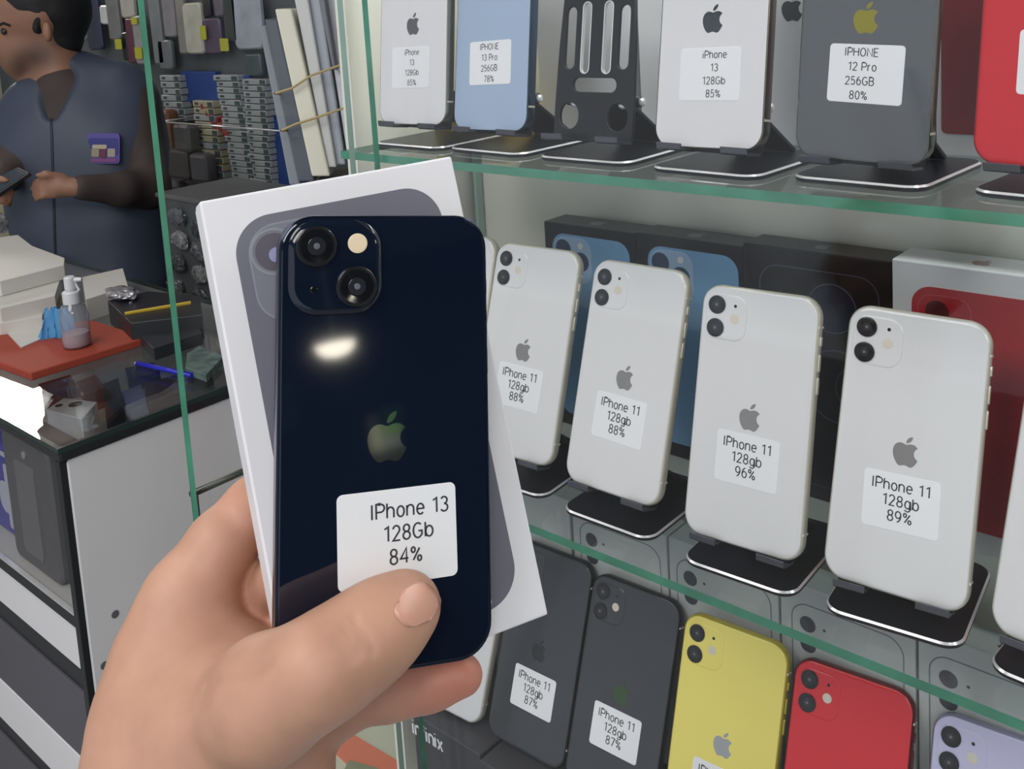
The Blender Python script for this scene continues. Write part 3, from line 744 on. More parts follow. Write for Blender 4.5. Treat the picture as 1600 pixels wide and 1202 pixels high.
for a, b in ((-24, 61), (-9.5, 46)):
    link('printed_ring', ring_mesh(7.1, 8, .1, PG2, 'hl'), pp, T(a, -.3, b))
    link('printed_lens', cached('hl2', lambda: slab(MB(), 12.6, 12.6, 6.2, [(0, 0), (-.1, 0)], n=10).mesh('lens', mat('printed_lens_grey', (92, 88, 100), .3))), pp, T(a, -.3, b))
    link('printed_glint', cached('hl3', lambda: slab(MB(), 5, 5, 2.4, [(0, 0), (-.1, 0)], n=8).mesh('glint', mat('printed_lilac', (150, 150, 190), .3))), pp, T(a + .5, -.42, b - 1.2))
link('printed_flash', cached('hf', lambda: slab(MB(), 3.2, 3.2, 1.5, [(0, 0), (-.1, 0)], n=6).mesh('fl', PG2)), pp, T(-25, -.3, 45))

# ------------------------------------------------------------------ the hand
def phone_s(x, y):                              # depth of the back of the held phone at a pixel
    d = ray(x, y); n = MP[:, 1]; return float((cP - CC) @ n / (d @ n))
def box_back_s(x, y):
    d = ray(x, y); n = MBX[:, 1]; return float((cB + n * hd - CC) @ n / (d @ n))
def px(r, s): return r * s / F_PX
H = Body()
def hp(x, y, s): return dep(x, y, s)
def hchain(pts, k):
    P = [hp(x, y, s) for x, y, s, r in pts]; R = [px(r, s) for x, y, s, r in pts]
    H.chain(P, R, k)
s1 = phone_s(640, 940) - 10.2; s2 = phone_s(560, 1010) - 13.2; s3 = phone_s(470, 1075) - 15
# wrist and palm
hchain([(290, 1420, 345, 165), (305, 1250, 345, 150), (312, 1150, 348, 112)], 20)
hchain([(300, 1235, 350, 118), (286, 1100, 356, 92), (276, 1010, 362, 64)], 25)
hchain([(430, 1225, 345, 60), (400, 1140, 345, 88), (330, 1120, 350, 92)], 25)
# thumb
hchain([(300, 1260, 340, 135), (345, 1145, 334, 104), (420, 1092, s3 + 10, 82), (500, 1047, s3 + 2, 67), (560, 1006, s2, 57), (604, 972, (s1 + s2) / 2, 51), (640, 944, s1, 45.5)], 12)
# side of the hand up to the index finger
hchain([(276, 1010, 362, 62), (293, 930, 367, 50), (345, 850, 373, 48)], 14)
b1 = box_back_s(440, 740) + 12
hchain([(345, 850, 373, 48), (398, 797, 382, 46), (450, 742, b1, 42), (540, 715, b1 + 2, 38), (610, 735, b1, 34)], 6)
# middle, ring and little finger going behind the box
b2 = box_back_s(480, 860) + 10
hchain([(318, 975, 380, 50), (392, 942, 388, 48), (455, 900, b2 + 3, 42), (560, 850, b2 + 6, 38), (640, 835, b2 + 2, 33)], 5)
b3 = box_back_s(500, 980) + 9
hchain([(330, 1050, 378, 56), (410, 1022, 388, 44), (480, 985, b3 + 4, 39), (580, 940, b3 + 4, 36), (660, 920, b3, 31)], 5)
hchain([(400, 1170, 352, 62), (465, 1122, 352, 42), (530, 1100, 351, 39), (610, 1079, 349, 37), (670, 1066, 347, 35), (722, 1055, 346, 32)], 8)
# skin folds at the thumb joint, nail hollow
creases = []
for q in ([(536, 975), (548, 1000), (566, 1020)], [(552, 962), (558, 985), (574, 1004)], [(566, 985), (578, 1005), (584, 1022)], [(527, 992), (536, 1012), (552, 1030)]): creases.append([(a, b) for a, b in q])
def march(x, y, s0=270, s1_=420):
    d = ray(x, y); s = s0
    for _ in range(60):
        e = float(H.d((CC + d * s)[None, :])[0]); s += e * .9
        if e < .02: break
        if s > s1_: return None
    return CC + d * s
cre = []
for q in creases:
    pts = [march(*a) for a in q]
    for i in range(len(pts) - 1):
        if pts[i] is not None and pts[i + 1] is not None: cre.append((pts[i], pts[i + 1], .95, 1.1))
q = [march(a, b) for a, b in ((318, 1072), (352, 1058), (392, 1046), (420, 1034))]
for i in range(3):
    if q[i] is not None and q[i + 1] is not None: cre.append((q[i], q[i + 1], 1.2, 2.0))
def post(g, e):
    near = np.abs(e) < 5
    if near.any():
        P = g[near]; add = np.zeros(len(P))
        for a, b, dp, wd in cre:
            ba = b - a; h_ = np.clip(((P - a) @ ba) / (ba @ ba), 0, 1); dd = np.linalg.norm(P - a - h_[:, None] * ba, axis=-1)
            add = np.maximum(add, dp * np.exp(-(dd / wd) ** 2))
        e = e.copy(); e[near] += add
    return e
corner = np.array([hp(x, y, s) for x, y in ((110, 700), (800, 700), (110, 1330), (800, 1330)) for s in (312, 412)])
SKIN = mat('skin', (180, 138, 117), .5, spec=.35, var=.09, scale=55, bump=.18, sss=.12)
def ruddy(m, spots, col=(196, 108, 98)):                            # skin is redder at the finger tips and over the joints
    nt = m.node_tree; b = nt.nodes['Principled BSDF']; src = b.inputs['Base Color'].links[0].from_socket
    tc = nt.nodes.new('ShaderNodeTexCoord')
    for c, r, a in spots:
        vm = nt.nodes.new('ShaderNodeVectorMath'); vm.operation = 'DISTANCE'; vm.inputs[1].default_value = tuple(v * MM for v in c)
        nt.links.new(tc.outputs['Object'], vm.inputs[0]); mr = nt.nodes.new('ShaderNodeMapRange'); mr.interpolation_type = 'SMOOTHSTEP'
        mr.inputs['From Min'].default_value = 0; mr.inputs['From Max'].default_value = r * MM; mr.inputs['To Min'].default_value = a; mr.inputs['To Max'].default_value = 0
        nt.links.new(vm.outputs['Value'], mr.inputs[0])
        mx = nt.nodes.new('ShaderNodeMix'); mx.data_type = 'RGBA'; mx.inputs[7].default_value = (lin(col[0]), lin(col[1]), lin(col[2]), 1)
        nt.links.new(mr.outputs[0], mx.inputs[0]); nt.links.new(src, mx.inputs[6]); src = mx.outputs[2]
    nt.links.new(src, b.inputs['Base Color'])
ruddy(SKIN, [(hp(715, 1054, 346), 26, .6), (hp(640, 1075, 348), 16, .25), (hp(392, 960, 380), 24, .45), (hp(330, 1000, 365), 20, .2), (hp(395, 790, 380), 22, .25), (hp(450, 1190, 340), 24, .2), (hp(560, 1000, 325), 12, .15)])
hand = thing('hand', 'left hand gripping a white box and a dark phone, thumb on top', 'hand', tuple(hp(300, 1190, 350)))
hm = H.mesh('palm_and_fingers', corner.min(0) - 3, corner.max(0) + 3, 1.15, SKIN, post)
inv = hand.matrix_world.inverted()
def world_child(name, me, parent):
    o = link(name, me, parent); o.matrix_local = parent.matrix_world.inverted() @ Matrix.Translation((0, 0, ZOFF)); return o
world_child('palm_and_fingers', hm, hand)
# thumbnail
def nail():
    c = np.array([651, 946.]); ax = np.array([.74, -.67]); ay = np.array([.67, .74])
    top, bot = [], []
    N, K = 9, 13
    vs, fs = [], []
    for lay, off in ((0, .32), (1, -.6)):
        for i in range(N):
            u = -1 + 2 * i / (N - 1)
            for j in range(K):
                v = -1 + 2 * j / (K - 1)
                wv = 1 if u > -.2 else 1 - .28 * ((-u - .2) / .8) ** 2
                ee = math.sqrt(max(0, 1 - abs(v) ** 3.6))
                p = c + ax * (u * 36 * (ee if u > 0 else (.45 + .55 * ee))) + ay * (v * 31 * wv)
                q = march(*p)
                if q is None: q = hp(p[0], p[1], s1)
                g = np.array([float(H.d((q + d_)[None, :])[0]) for d_ in np.eye(3) * .3]); g /= np.linalg.norm(g) + 1e-9
                vs.append(q + g * off)
    idx = lambda l, i, j: l * N * K + i * K + j
    for i in range(N - 1):
        for j in range(K - 1):
            fs.append((idx(0, i, j), idx(0, i + 1, j), idx(0, i + 1, j + 1), idx(0, i, j + 1)))
            fs.append((idx(1, i, j), idx(1, i, j + 1), idx(1, i + 1, j + 1), idx(1, i + 1, j)))
    per = [(0, j) for j in range(K)] + [(i, K - 1) for i in range(1, N)] + [(N - 1, j) for j in range(K - 2, -1, -1)] + [(i, 0) for i in range(N - 2, 0, -1)]
    for a in range(len(per)):
        b = (a + 1) % len(per); fs.append((idx(0, *per[a]), idx(0, *per[b]), idx(1, *per[b]), idx(1, *per[a])))
    mb = MB(); mb.add(vs, fs); return mb.mesh('thumbnail', mat('nail', (198, 148, 130), .3, spec=.5), smooth='all')
world_child('thumbnail', nail(), hand)['label'] = 'pink thumbnail'
# ==BG==

# ------------------------------------------------------------------ lamps
LAMP = mat('lamp_diffuser', (255, 250, 240), .5, emit=9)
def lamp(label, x, y, z, rx, ry, mm=LAMP, hang=0, deep=0):
    r = thing('ceiling_lamp', label, 'lamp', (x, y, z), group='ceiling lamps')
    link('housing', MB().lathe([(rx + 20, 28), (rx + 22, 6), (rx + 14, 0)], n=32).mesh('housing', M_WHITE, smooth=True), r)
    link('diffuser', MB().lathe([(rx + 8, 2), (rx, -10 - deep * .4), (rx * .7, -16 - deep * .8), (rx * .3, -18 - deep)], n=32).mesh('diffuser', mm, smooth=True), r)
    if hang: link('rod', MB().tube([(0, 0, 28), (0, 0, hang)], 6).mesh('rod', M_WHITE), r)
P = at(28, 642, 2, -200); d = ray(28, 642); k = (Z_CEIL - 32 + 200) / -d[2]
P = at(30, 645, 2, -200); k = (-4285 - P[0]) / d[0]
wl = thing('wall_light', 'bright rectangular light panel on the cream wall, mirrored in the counter glass', 'lamp', (-4285, P[1] + d[1] * k, P[2] - d[2] * k))
link('housing', MB().box(-14, 0, -330, 330, -230, 230).mesh('housing', M_WHITE, bevel=4), wl)
link('diffuser', MB().box(0, 8, -310, 310, -210, 210).mesh('diffuser', mat('counter_lamp_diffuser', (255, 250, 240), .5, emit=22), bevel=3), wl)
n_ = -MP[:, 1]; d = ray(523, 538); d = d / np.linalg.norm(d); r_ = d - 2 * (d @ n_) * n_; P = dep(523, 538, 330) + r_ * 4200
lamp('round pendant lamp hanging at the right of the shop', P[0], P[1], P[2], 78, 78, mat('pendant_lamp_diffuser', (255, 246, 226), .5, emit=34), hang=Z_CEIL - P[2], deep=34)

# unseen cards added on the right wall, mirrored in the held phone's emblem
d = ray(603, 675); d = d / np.linalg.norm(d); r_ = d - 2 * (d @ n_) * n_; P = dep(603, 675, 335); P = P + r_ * ((6190 - P[0]) / r_[0])
for i, (dy, dz, w, h, col, nm) in enumerate(((-75, 10, 80, 220, (240, 230, 204), 'cream'), (40, 20, 130, 60, (150, 210, 130), 'light green'), (60, 110, 140, 70, (110, 176, 120), 'green'), (30, -60, 120, 70, (190, 186, 190), 'pale grey'), (-900, 300, 700, 300, (84, 100, 112), 'slate blue'), (1200, -600, 700, 300, (96, 112, 104), 'sage'))):
    o = link('reflection_card', MB().box(-6, 0, -w / 2, w / 2, -h / 2, h / 2).mesh('reflection_card', mat('reflection_card_%d' % i, col, .6), bevel=1)); o.location = W((6199, P[1] + dy, P[2] + dz)); tag(o, nm + ' card added on the far right wall for emblem reflections', 'reflection_card', 'cards added on the right wall')

# ------------------------------------------------------------------ counter with glass top
XC, YC0, YC1, ZC = -1043, 58, 535, -200
counter = thing('shop_counter', 'white shop counter with black trim, glass top and glass display front', 'counter', (XC, YC0, Z_FLOOR))
def kpart(name, mb, m, bevel=0, label=None):
    o = link(name, mb.mesh(name, m, bevel=bevel), counter, T(-XC, -YC0, D0))
    if label: o['label'] = label
    return o
XF = -3300
TRIM = mat('black_trim', (40, 42, 46), .35); GREYD = mat('dark_grey_drawer', (92, 90, 98), .5, var=.04, scale=5)
kpart('end_panel', MB().box(XC - 18, XC, YC0 + 6, YC1, -1150, ZC - 20), M_WHITE, 4, 'plain white end panel')
kpart('end_trim', MB().box(XC - 20, XC + 3, YC0, YC1, ZC - 19, ZC - 7), TRIM, 1)
kpart('corner_post', MB().box(XC - 14, XC - 1, YC0 - 2, YC0 + 10, -1150, ZC - 20), TRIM, 1)
kpart('front_trim', MB().box(XF, XC + 2, YC0 - 2, YC0 + 14, ZC - 19, ZC - 9), TRIM, 1)
cg = link('glass_top', pane(XF, XC + 3, YC0 - 3, YC1, ZC - 7, ZC, mat('dark_glass_edge', (44, 60, 58), .2), glass('counter_glass', (250, 252, 251), 1.0)), counter, T(-XC, -YC0, D0))
link('glass_front', pane(XF, XC - 14, YC0 + 1, YC0 + 5, -438, ZC - 20, M_EDGE2), counter, T(-XC, -YC0, D0))
zs_ = [at(*q, 0, XC)[2] for q in ((117, 972), (121, 992), (127, 1064), (131, 1104))]
zl_ = [at(0, y, 1, YC0)[2] for y in (1063, 1122, 1148)]
print('strips', zs_, zl_)
kpart('lower_trim', MB().box(XF, XC - 14, YC0 - 1, YC0 + 12, zs_[1], zs_[0]), TRIM, 1)
kpart('steel_strip', MB().box(XF, XC - 14, YC0 - 2, YC0 + 4, zs_[0], zs_[0] + 3), M_CHROME)
kpart('front_band', MB().box(XF, XC - 14, YC0 + 2, YC0 + 14, zs_[2], zs_[1]), M_WHITE, 1)
kpart('front_recess', MB().box(XF, XC - 14, YC0 + 6, YC0 + 16, zs_[3], zs_[2]), TRIM)
kpart('drawer_front', MB().box(XF, XC - 14, YC0 + 2, YC0 + 16, zl_[0], zs_[3]), GREYD, 1)
kpart('front_band', MB().box(XF, XC - 14, YC0 + 1, YC0 + 14, zl_[1], zl_[0]), M_WHITE, 1)
kpart('front_recess', MB().box(XF, XC - 14, YC0 + 6, YC0 + 16, zl_[2], zl_[1]), TRIM)
kpart('drawer_front', MB().box(XF, XC - 14, YC0 + 2, YC0 + 16, -1100, zl_[2]), GREYD, 1)
kpart('display_floor', MB().box(XF, XC - 18, YC0 + 6, YC1 - 10, -452, -438), mat('grey_display_floor', (176, 176, 176), .5))
kpart('back_board', MB().box(XF, XC - 18, YC1 - 12, YC1, -1150, ZC - 8), mat('inner_grey', (150, 148, 150), .6))
for q in ((180, 960), (163, 1040)):
    p = at(*q, 0, XC); link('screw_hole', MB().lathe([(5.5, -.5), (5.5, .5), (4, .7)], axis='x', n=14).mesh('screw_hole', mat('hole_grey', (104, 102, 106), .6)), counter, T(p[0] - XC, p[1] - YC0, p[2] + D0))
link('inner_shelf', pane(XF, XC - 20, YC0 + 110, YC1 - 14, -330, -325, M_EDGE2), counter, T(-XC, -YC0, D0))

def prism_px(name, label, cat, pts, z0, z1, m, group=None, bevel=1.0):
    top = [at(x, y, 2, z1) for x, y in pts]; n = len(top); c = sum(top) / n
    r = thing(name, label, cat, (c[0], c[1], z0), group=group)
    mb = MB(); mb.loft([[(p[0] - c[0], p[1] - c[1], 0) for p in top], [(p[0] - c[0], p[1] - c[1], z1 - z0) for p in top]])
    link('body', mb.mesh('body', m, bevel=bevel), r); return r, c
def rng(seed): return random.Random(seed)
def crumple(name, label, cat, c, rad, m, seed, group=None):
    r = rng(seed); bm = bmesh.new(); bmesh.ops.create_icosphere(bm, subdivisions=3, radius=1)
    for v in bm.verts:
        n = v.co.copy(); f = 1 + .16 * math.sin(n.x * 7 + seed) * math.cos(n.y * 6 + seed * 2) + r.uniform(-.09, .09)
        v.co = Vector((n.x * rad[0] * f * MM, n.y * rad[1] * f * MM, max(n.z, -.8) * rad[2] * f * MM))
    zmin = min(v.co.z for v in bm.verts)
    for v in bm.verts: v.co.z -= zmin
    me = bpy.data.meshes.new(name); bm.to_mesh(me); bm.free(); me.materials.append(m)
    o = link(name, me); o.location = W(c); return tag(o, label, cat, group)
PAPER = mat('cream_paper', (214, 212, 206), .6, var=.02, scale=20)
prism_px('foam_mat', 'brick-red foam mat lying on the counter under the spray bottle', 'mat', [(-60, 535), (-5, 512), (145, 500), (229, 527), (48, 583), (-60, 545)], ZC, -187, mat('brick_red_foam', (166, 68, 50), .7, var=.04, scale=30), bevel=2)
gp = 'white card sleeves piled on the counter'
prism_px('paper_sheet', 'loose white sheet lying on the red mat beside the blue cloth', 'paper', [(2, 510), (40, 492), (70, 505), (62, 530), (33, 543)], -187, -185, PAPER, bevel=0)
prism_px('card_sleeve', 'low white card sleeve at the front of the white pile', 'card sleeve', [(-60, 500), (-5, 478), (72, 470), (66, 494), (0, 505)], -187, -165, PAPER, gp)
prism_px('card_sleeve', 'white card sleeve in the middle of the white pile', 'card sleeve', [(-60, 470), (20, 440), (94, 436), (86, 462), (0, 482)], ZC, -140, PAPER, gp)
prism_px('card_sleeve', 'white card sleeve at the back of the white pile, nearest to the man', 'card sleeve', [(-60, 400), (-10, 372), (28, 367), (50, 384), (101, 403), (100, 414), (0, 440), (-60, 440)], -139.5, -112, PAPER, gp)
prism_px('card_sleeve', 'folded white card sleeve behind the spray bottle, open side to the right', 'card sleeve', [(128, 433), (192, 419), (200, 447), (134, 468)], ZC, -158, PAPER, gp)
prism_px('card_sleeve', 'flat white card sleeve behind the red mat, right of the bottle', 'card sleeve', [(136, 470), (198, 449), (190, 476), (140, 486)], ZC, -186, PAPER, gp)
prism_px('kraft_box', 'small grey-brown box behind the blue cloth', 'box', [(74, 470), (92, 455), (98, 470), (80, 484)], -187, -160, mat('grey_kraft', (146, 140, 128), .6))
# blue cloth
c = at(80, 530, 2, -187)
def cloth():
    mb = MB(); rows = 9; cols = 12; vs = []
    for i in range(rows):
        t = i / (rows - 1)
        for j in range(cols):
            u = -1 + 2 * j / (cols - 1); wd = 26 * (1 - .45 * t)
            p = np.array(CR[:, 0]) * (u * wd) ; p[2] = 0
            vs.append((p[0] + 4 * math.sin(u * 7 + t * 3), p[1] + 10 * t + 5 * math.cos(u * 6), 1 + t * 50 + 2 * math.sin(5 * u)))
    fs = [(i * cols + j, i * cols + j + 1, (i + 1) * cols + j + 1, (i + 1) * cols + j) for i in range(rows - 1) for j in range(cols - 1)]
    mb.add(vs, fs); n = len(vs); mb.add([(x + 3, y + 9, z) for x, y, z in vs], [f[::-1] for f in fs])
    return mb.mesh('wiping_cloth', mat('sky_blue_cloth', (84, 158, 214), .7, var=.08, scale=40), smooth='all', fix=False)
o = link('wiping_cloth', cloth()); o.location = W(c); tag(o, 'sky-blue wiping cloth standing in folds beside the spray bottle', 'cloth')
# spray bottle
c = at(121, 541, 2, -187)
b = thing('spray_bottle', 'clear plastic spray bottle with white pump on the red mat', 'bottle', c)
PLA = glass('clear_plastic', (236, 238, 242), 1.6, .08, .22, (210, 214, 222)); WPL = mat('white_plastic', (222, 224, 228), .35)
link('bottle_body', MB().lathe([(18, 0), (22, 3), (23, 12), (22, 34), (23, 50), (20, 66), (13, 74), (12, 78)], n=24).mesh('bottle_body', PLA, smooth='all'), b)
link('liquid', MB().lathe([(17, 1.5), (20, 4), (21, 12), (20.5, 24)], n=24).mesh('liquid', mat('pink_label', (196, 166, 170), .4)), b)
link('collar', MB().lathe([(14, 74), (14, 92), (12, 94)], n=20).mesh('collar', WPL, smooth=True), b)
mb = MB().lathe([(6, 94), (9, 98), (9, 116), (7, 118)], n=16); mb.tube([(0, 0, 112), (CR[0, 0] * 20, CR[1, 0] * 20, 112)], [5, 3]); mb.tube([(CR[0, 0] * 8, CR[1, 0] * 8, 108), (CR[0, 0] * 14, CR[1, 0] * 14, 94)], 2)
link('pump', mb.mesh('pump', WPL, smooth=True), b)
# black packs, strap, plastic
BLKP = mat('black_pack', (34, 35, 40), .4); 
r, c = prism_px('black_pack', 'black pack with yellow strap at the back edge of the counter', 'pack', [(168, 470), (232, 455), (312, 462), (316, 492), (204, 505)], ZC, -158, BLKP)
p0, p1 = at(196, 490, 2, -156), at(298, 473, 2, -156); q0 = p0 + (0, 0, -40); c = np.array([c[0], c[1], ZC])
link('strap', MB().tube([q0 - c, p0 - c, p1 - c], 3.2, 6).mesh('strap', mat('yellow_strap', (206, 176, 60), .5)), r)
PLS = mat('silver_plastic', (178, 178, 184), .18, metal=.6, var=.4, scale=60, bump=.6); PLD = mat('smoky_plastic', (96, 98, 104), .25, metal=.2, var=.5, scale=50, bump=.5)
crumple('plastic_bag', 'crumpled silvery plastic bag on the black pack', 'plastic bag', at(192, 466, 2, -158), (42, 22, 10), PLS, 3)
crumple('plastic_bag', 'crumpled silvery plastic at the corner of the yellow strap', 'plastic bag', at(210, 508, 2, ZC), (26, 18, 22), PLS, 5)
crumple('plastic_bag', 'silvery crumpled wrap at the far left of the white pile', 'plastic bag', at(-2, 366, 2, -112), (26, 20, 26), PLS, 6)
prism_px('black_pack', 'flat dark pack in front of the yellow-strapped pack', 'pack', [(210, 515), (300, 498), (316, 520), (240, 545)], ZC, -180, mat('dark_slate', (44, 48, 54), .4, var=.2))
prism_px('circuit_pack', 'green-edged clear pack lying on the counter behind the glass edge', 'pack', [(292, 552), (312, 540), (350, 556), (322, 586), (290, 574)], ZC, -188, mat('green_grey_pack', (92, 112, 108), .25, var=.5, scale=60))
a_, b_ = at(214, 568, 2, ZC + 4), at(300, 587, 2, ZC + 4)
r = thing('ballpoint_pen', 'bright blue pen lying on the glass counter top', 'pen', (a_ + b_) / 2)
c = (a_ + b_) / 2; link('barrel', MB().tube([a_ - c, b_ - c], 3.9, 10).mesh('barrel', mat('pen_blue', (36, 40, 190), .3), smooth=True), r)
link('tip', MB().tube([a_ - c, a_ - c + (a_ - b_) * .04], [3.6, 1.2], 10).mesh('tip', M_STICK, smooth=True), r)
# goods inside the counter
gi = 'goods inside the glass counter'
for i, (pts, zt, col, lab, nm, ct) in enumerate((
    ([(72, 640), (100, 622), (152, 628), (128, 655)], -262, (206, 204, 210), 'white box with dark round cut-outs inside the counter', 'gadget_box', 'box'),
    ([(118, 598), (150, 585), (165, 605), (128, 622)], -290, (176, 96, 98), 'pinkish-red box inside the counter under the red mat edge', 'gadget_box', 'box'),
    ([(160, 600), (185, 590), (195, 640), (165, 650)], -285, (34, 36, 44), 'black box inside the counter beside the white one', 'gadget_box', 'box'),
    ([(190, 612), (220, 600), (228, 622), (196, 634)], -290, (120, 124, 170), 'blue-grey box inside the counter', 'gadget_box', 'box'),
    ([(225, 600), (275, 585), (285, 612), (232, 630)], -295, (72, 44, 56), 'dark maroon box inside the counter', 'gadget_box', 'box'),
    ([(195, 575), (240, 566), (250, 580), (200, 592)], -300, (36, 44, 112), 'deep blue box inside the counter below the pen', 'gadget_box', 'box'),
    ([(275, 595), (330, 580), (335, 600), (285, 618)], -300, (40, 42, 48), 'black box inside the counter near the showcase edge', 'gadget_box', 'box'),
    ([(60, 600), (110, 585), (118, 600), (66, 622)], -300, (120, 52, 60), 'dark red box inside the counter under the red mat', 'gadget_box', 'box'))):
    r, c = prism_px(nm, lab, ct, pts, -325, zt, mat('goods_%d' % i, col, .4, var=.12, scale=20), gi)
    if i == 0:
        for q, rr in (((92, 634), 6), ((118, 632), 11)):
            p = at(*q, 2, zt); link('cut_out', MB().lathe([(rr, 0), (rr, .5)], n=16).mesh('cut_out', M_LENS), r, T(p[0] - c[0], p[1] - c[1], zt + 325))
# upright goods behind the counter's front glass
def upright(name, label, cat, x0, x1, y0, y1, ypl, dd, rad, m, zb=-438):
    a, b2 = at(x0, y1, 1, ypl), at(x1, y1, 1, ypl); zt = at((x0 + x1) / 2, y0, 1, ypl)[2]
    w = abs(b2[0] - a[0]); h = zt - zb
    r = thing(name, label, cat, ((a[0] + b2[0]) / 2, ypl + dd / 2, zb))
    link('body', slab(MB(), w, h, rad, [(-dd / 2, 4), (-dd / 2 + 4, 0), (dd / 2 - 4, 0), (dd / 2, 4)], 0, h / 2, 6).mesh('body', m, smooth=True), r)
    return r, w, h, dd
BLS = mat('royal_blue', (62, 62, 148), .35)
r, w, h, dd = upright('blister_pack', 'royal blue package with white graphic behind the counter glass', 'package', -70, 42, 688, 880, 96, 40, 22, BLS)
link('graphic', slab(MB(), 16, h * .72, 4, [(0, 0), (-.4, 0)], w / 2 - 36, h * .45, 4).mesh('graphic', mat('pale_grey_print', (170, 174, 188), .5)), r, T(0, -dd / 2, 0))
link('graphic', slab(MB(), 40, 52, 19, [(0, 0), (-.4, 0)], w / 2 - 50, h * .42, 8).mesh('graphic', mat('pale_grey_print', (170, 174, 188), .5)), r, T(0, -dd / 2 - .1, 0))
link('hanger_hole', slab(MB(), 30, 8, 3.9, [(0, 0), (-.4, 0)], w / 2 - 36, h - 12, 6).mesh('hanger_hole', mat('pale_grey_print', (170, 174, 188), .5)), r, T(0, -dd / 2, 0))
r, w, h, dd = upright('speaker', 'dark grey rounded speaker standing behind the counter glass corner', 'speaker', 30, 96, 702, 900, 76, 50, 16, mat('dark_rubber', (84, 83, 88), .5, var=.05))
link('grille', slab(MB(), w * .42, h * .7, 8, [(0, 0), (-2, .5)], -4, h * .46, 6).mesh('grille', mat('rubber_grille', (102, 101, 106), .6)), r, T(0, -dd / 2, 0))
link('button', MB().lathe([(6, 0), (6, 2), (4, 3)], axis='y', n=16).mesh('button', mat('grey_button', (140, 136, 140), .4)), r, T(2, -dd / 2, h * .88))

# ------------------------------------------------------------------ low cabinet beyond the side glass (bottom of the picture)
cb = thing('low_cabinet', 'low pale green cabinet beyond the showcase side, seen under the hand', 'cabinet', (-640, 60, Z_FLOOR))
link('body', MB().box(0, 235, -80, 90, 0, 1150 - 404).mesh('body', mat('pale_green_laminate', (172, 178, 160), .5), bevel=3), cb)
link('worktop', MB().box(-4, 238, -84, 94, 1150 - 404, 1150 - 392).mesh('worktop', mat('pale_green_top', (186, 190, 172), .4, var=.04, scale=20), bevel=2), cb)
prism_px('paper_strip', 'salmon-orange paper strip lying on the low pale cabinet', 'paper', [(490, 1143), (532, 1136), (640, 1200), (650, 1240), (580, 1230)], -392, -390, mat('salmon_paper', (206, 124, 100), .6), bevel=0)
prism_px('green_folder', 'dull green folder on the low pale cabinet', 'folder', [(545, 1188), (590, 1200), (600, 1240), (520, 1240)], -390, -386, mat('dull_green', (128, 136, 112), .6), bevel=0)

# ------------------------------------------------------------------ wall goods at the back
WY = WALL_Y - 4
def wall_rect(x0, y0, x1, y1, ypl):
    a = at(x0, y0, 1, ypl); b2 = at(x1, y1, 1, ypl)
    c = at((x0 + x1) / 2, (y0 + y1) / 2, 1, ypl); e = at(x1, (y0 + y1) / 2, 1, ypl); s_ = at(x0, (y0 + y1) / 2, 1, ypl)
    t = at((x0 + x1) / 2, y0, 1, ypl)[2]; bo = at((x0 + x1) / 2, y1, 1, ypl)[2]
    return c[0], e[0] - s_[0], bo, t
hang = [(118, -20, 133, 62, (176, 176, 182), 'light grey'), (138, -20, 160, 78, (52, 58, 84), 'navy'), (160, 8, 173, 38, (222, 222, 226), 'small white'), (172, -10, 190, 62, (128, 130, 132), 'silvery'),
 (192, -20, 212, 28, (198, 192, 186), 'cream'), (202, 28, 214, 98, (108, 56, 80), 'magenta'), (195, 50, 203, 94, (30, 32, 38), 'narrow black'), (214, 24, 230, 100, (168, 166, 170), 'pale grey'),
 (240, -20, 256, 100, (130, 136, 140), 'grey-green'), (258, -20, 276, 58, (150, 146, 154), 'mauve-grey'), (280, -20, 292, 84, (150, 146, 140), 'beige'), (292, 4, 320, 84, (204, 202, 190), 'cream white'),
 (320, -20, 331, 26, (44, 44, 52), 'short black'), (322, 28, 350, 84, (96, 82, 108), 'purple'), (338, -20, 352, 26, (112, 106, 120), 'grey-purple'), (352, -20, 372, 66, (62, 70, 72), 'slate'), (368, -20, 412, 77, (182, 190, 204), 'pale blue-white'),
 (252, 62, 272, 108, (118, 124, 128), 'dusty grey'), (388, 84, 412, 118, (76, 92, 96), 'teal-grey')]
for i, (x0, y0, x1, y1, col, nm) in enumerate(hang):
    cx, w, zb, zt = wall_rect(x0, y0, x1, y1, WY - 30)
    r = thing('hanging_pack', nm + ' accessory pack hanging on the back wall', 'package', (cx, WY - 30, zb), RY(rng(i).uniform(-.05, .05)), 'accessory packs on the back wall')
    h = zt - zb
    link('blister', slab(MB(), w, h, min(w, h) * .16, [(-12, 5), (-7, 0), (2, 0), (3, 1)], 0, h / 2, 4).mesh('blister', mat('pack_%d' % i, col, .35, var=.18, scale=14), smooth=True), r)
    link('peg', MB().tube([(0, 3, h - 8), (0, 28, h - 6)], 2.2, 6).mesh('peg', M_STEEL), r)
for i, (x0, y0, x1, y1) in enumerate(((205, 27, 214, 38), (180, 61, 190, 77), (211, 74, 222, 92), (313, 40, 322, 62), (344, 60, 357, 80))):
    cx, w, zb, zt = wall_rect(x0, y0, x1, y1, WY - 52)
    o = link('price_tag', slab(MB(), w, zt - zb, 4, [(-1, 0), (1, 0)], 0, 0, 4).mesh('price_tag', mat('tag_yellow', (196, 196, 60), .5))); o.location = W((cx, WY - 52, (zb + zt) / 2))
    tag(o, ['yellow tag on the cream pack above', 'green-yellow tag at the silvery pack', 'yellow tag on the magenta pack', 'yellow tag between the cream white and the purple pack', 'yellow tag right of the purple pack'][i], 'tag', 'yellow tags on the packs')
BIN = mat('cobalt_bin', (38, 72, 150), .5, var=.06, scale=4)
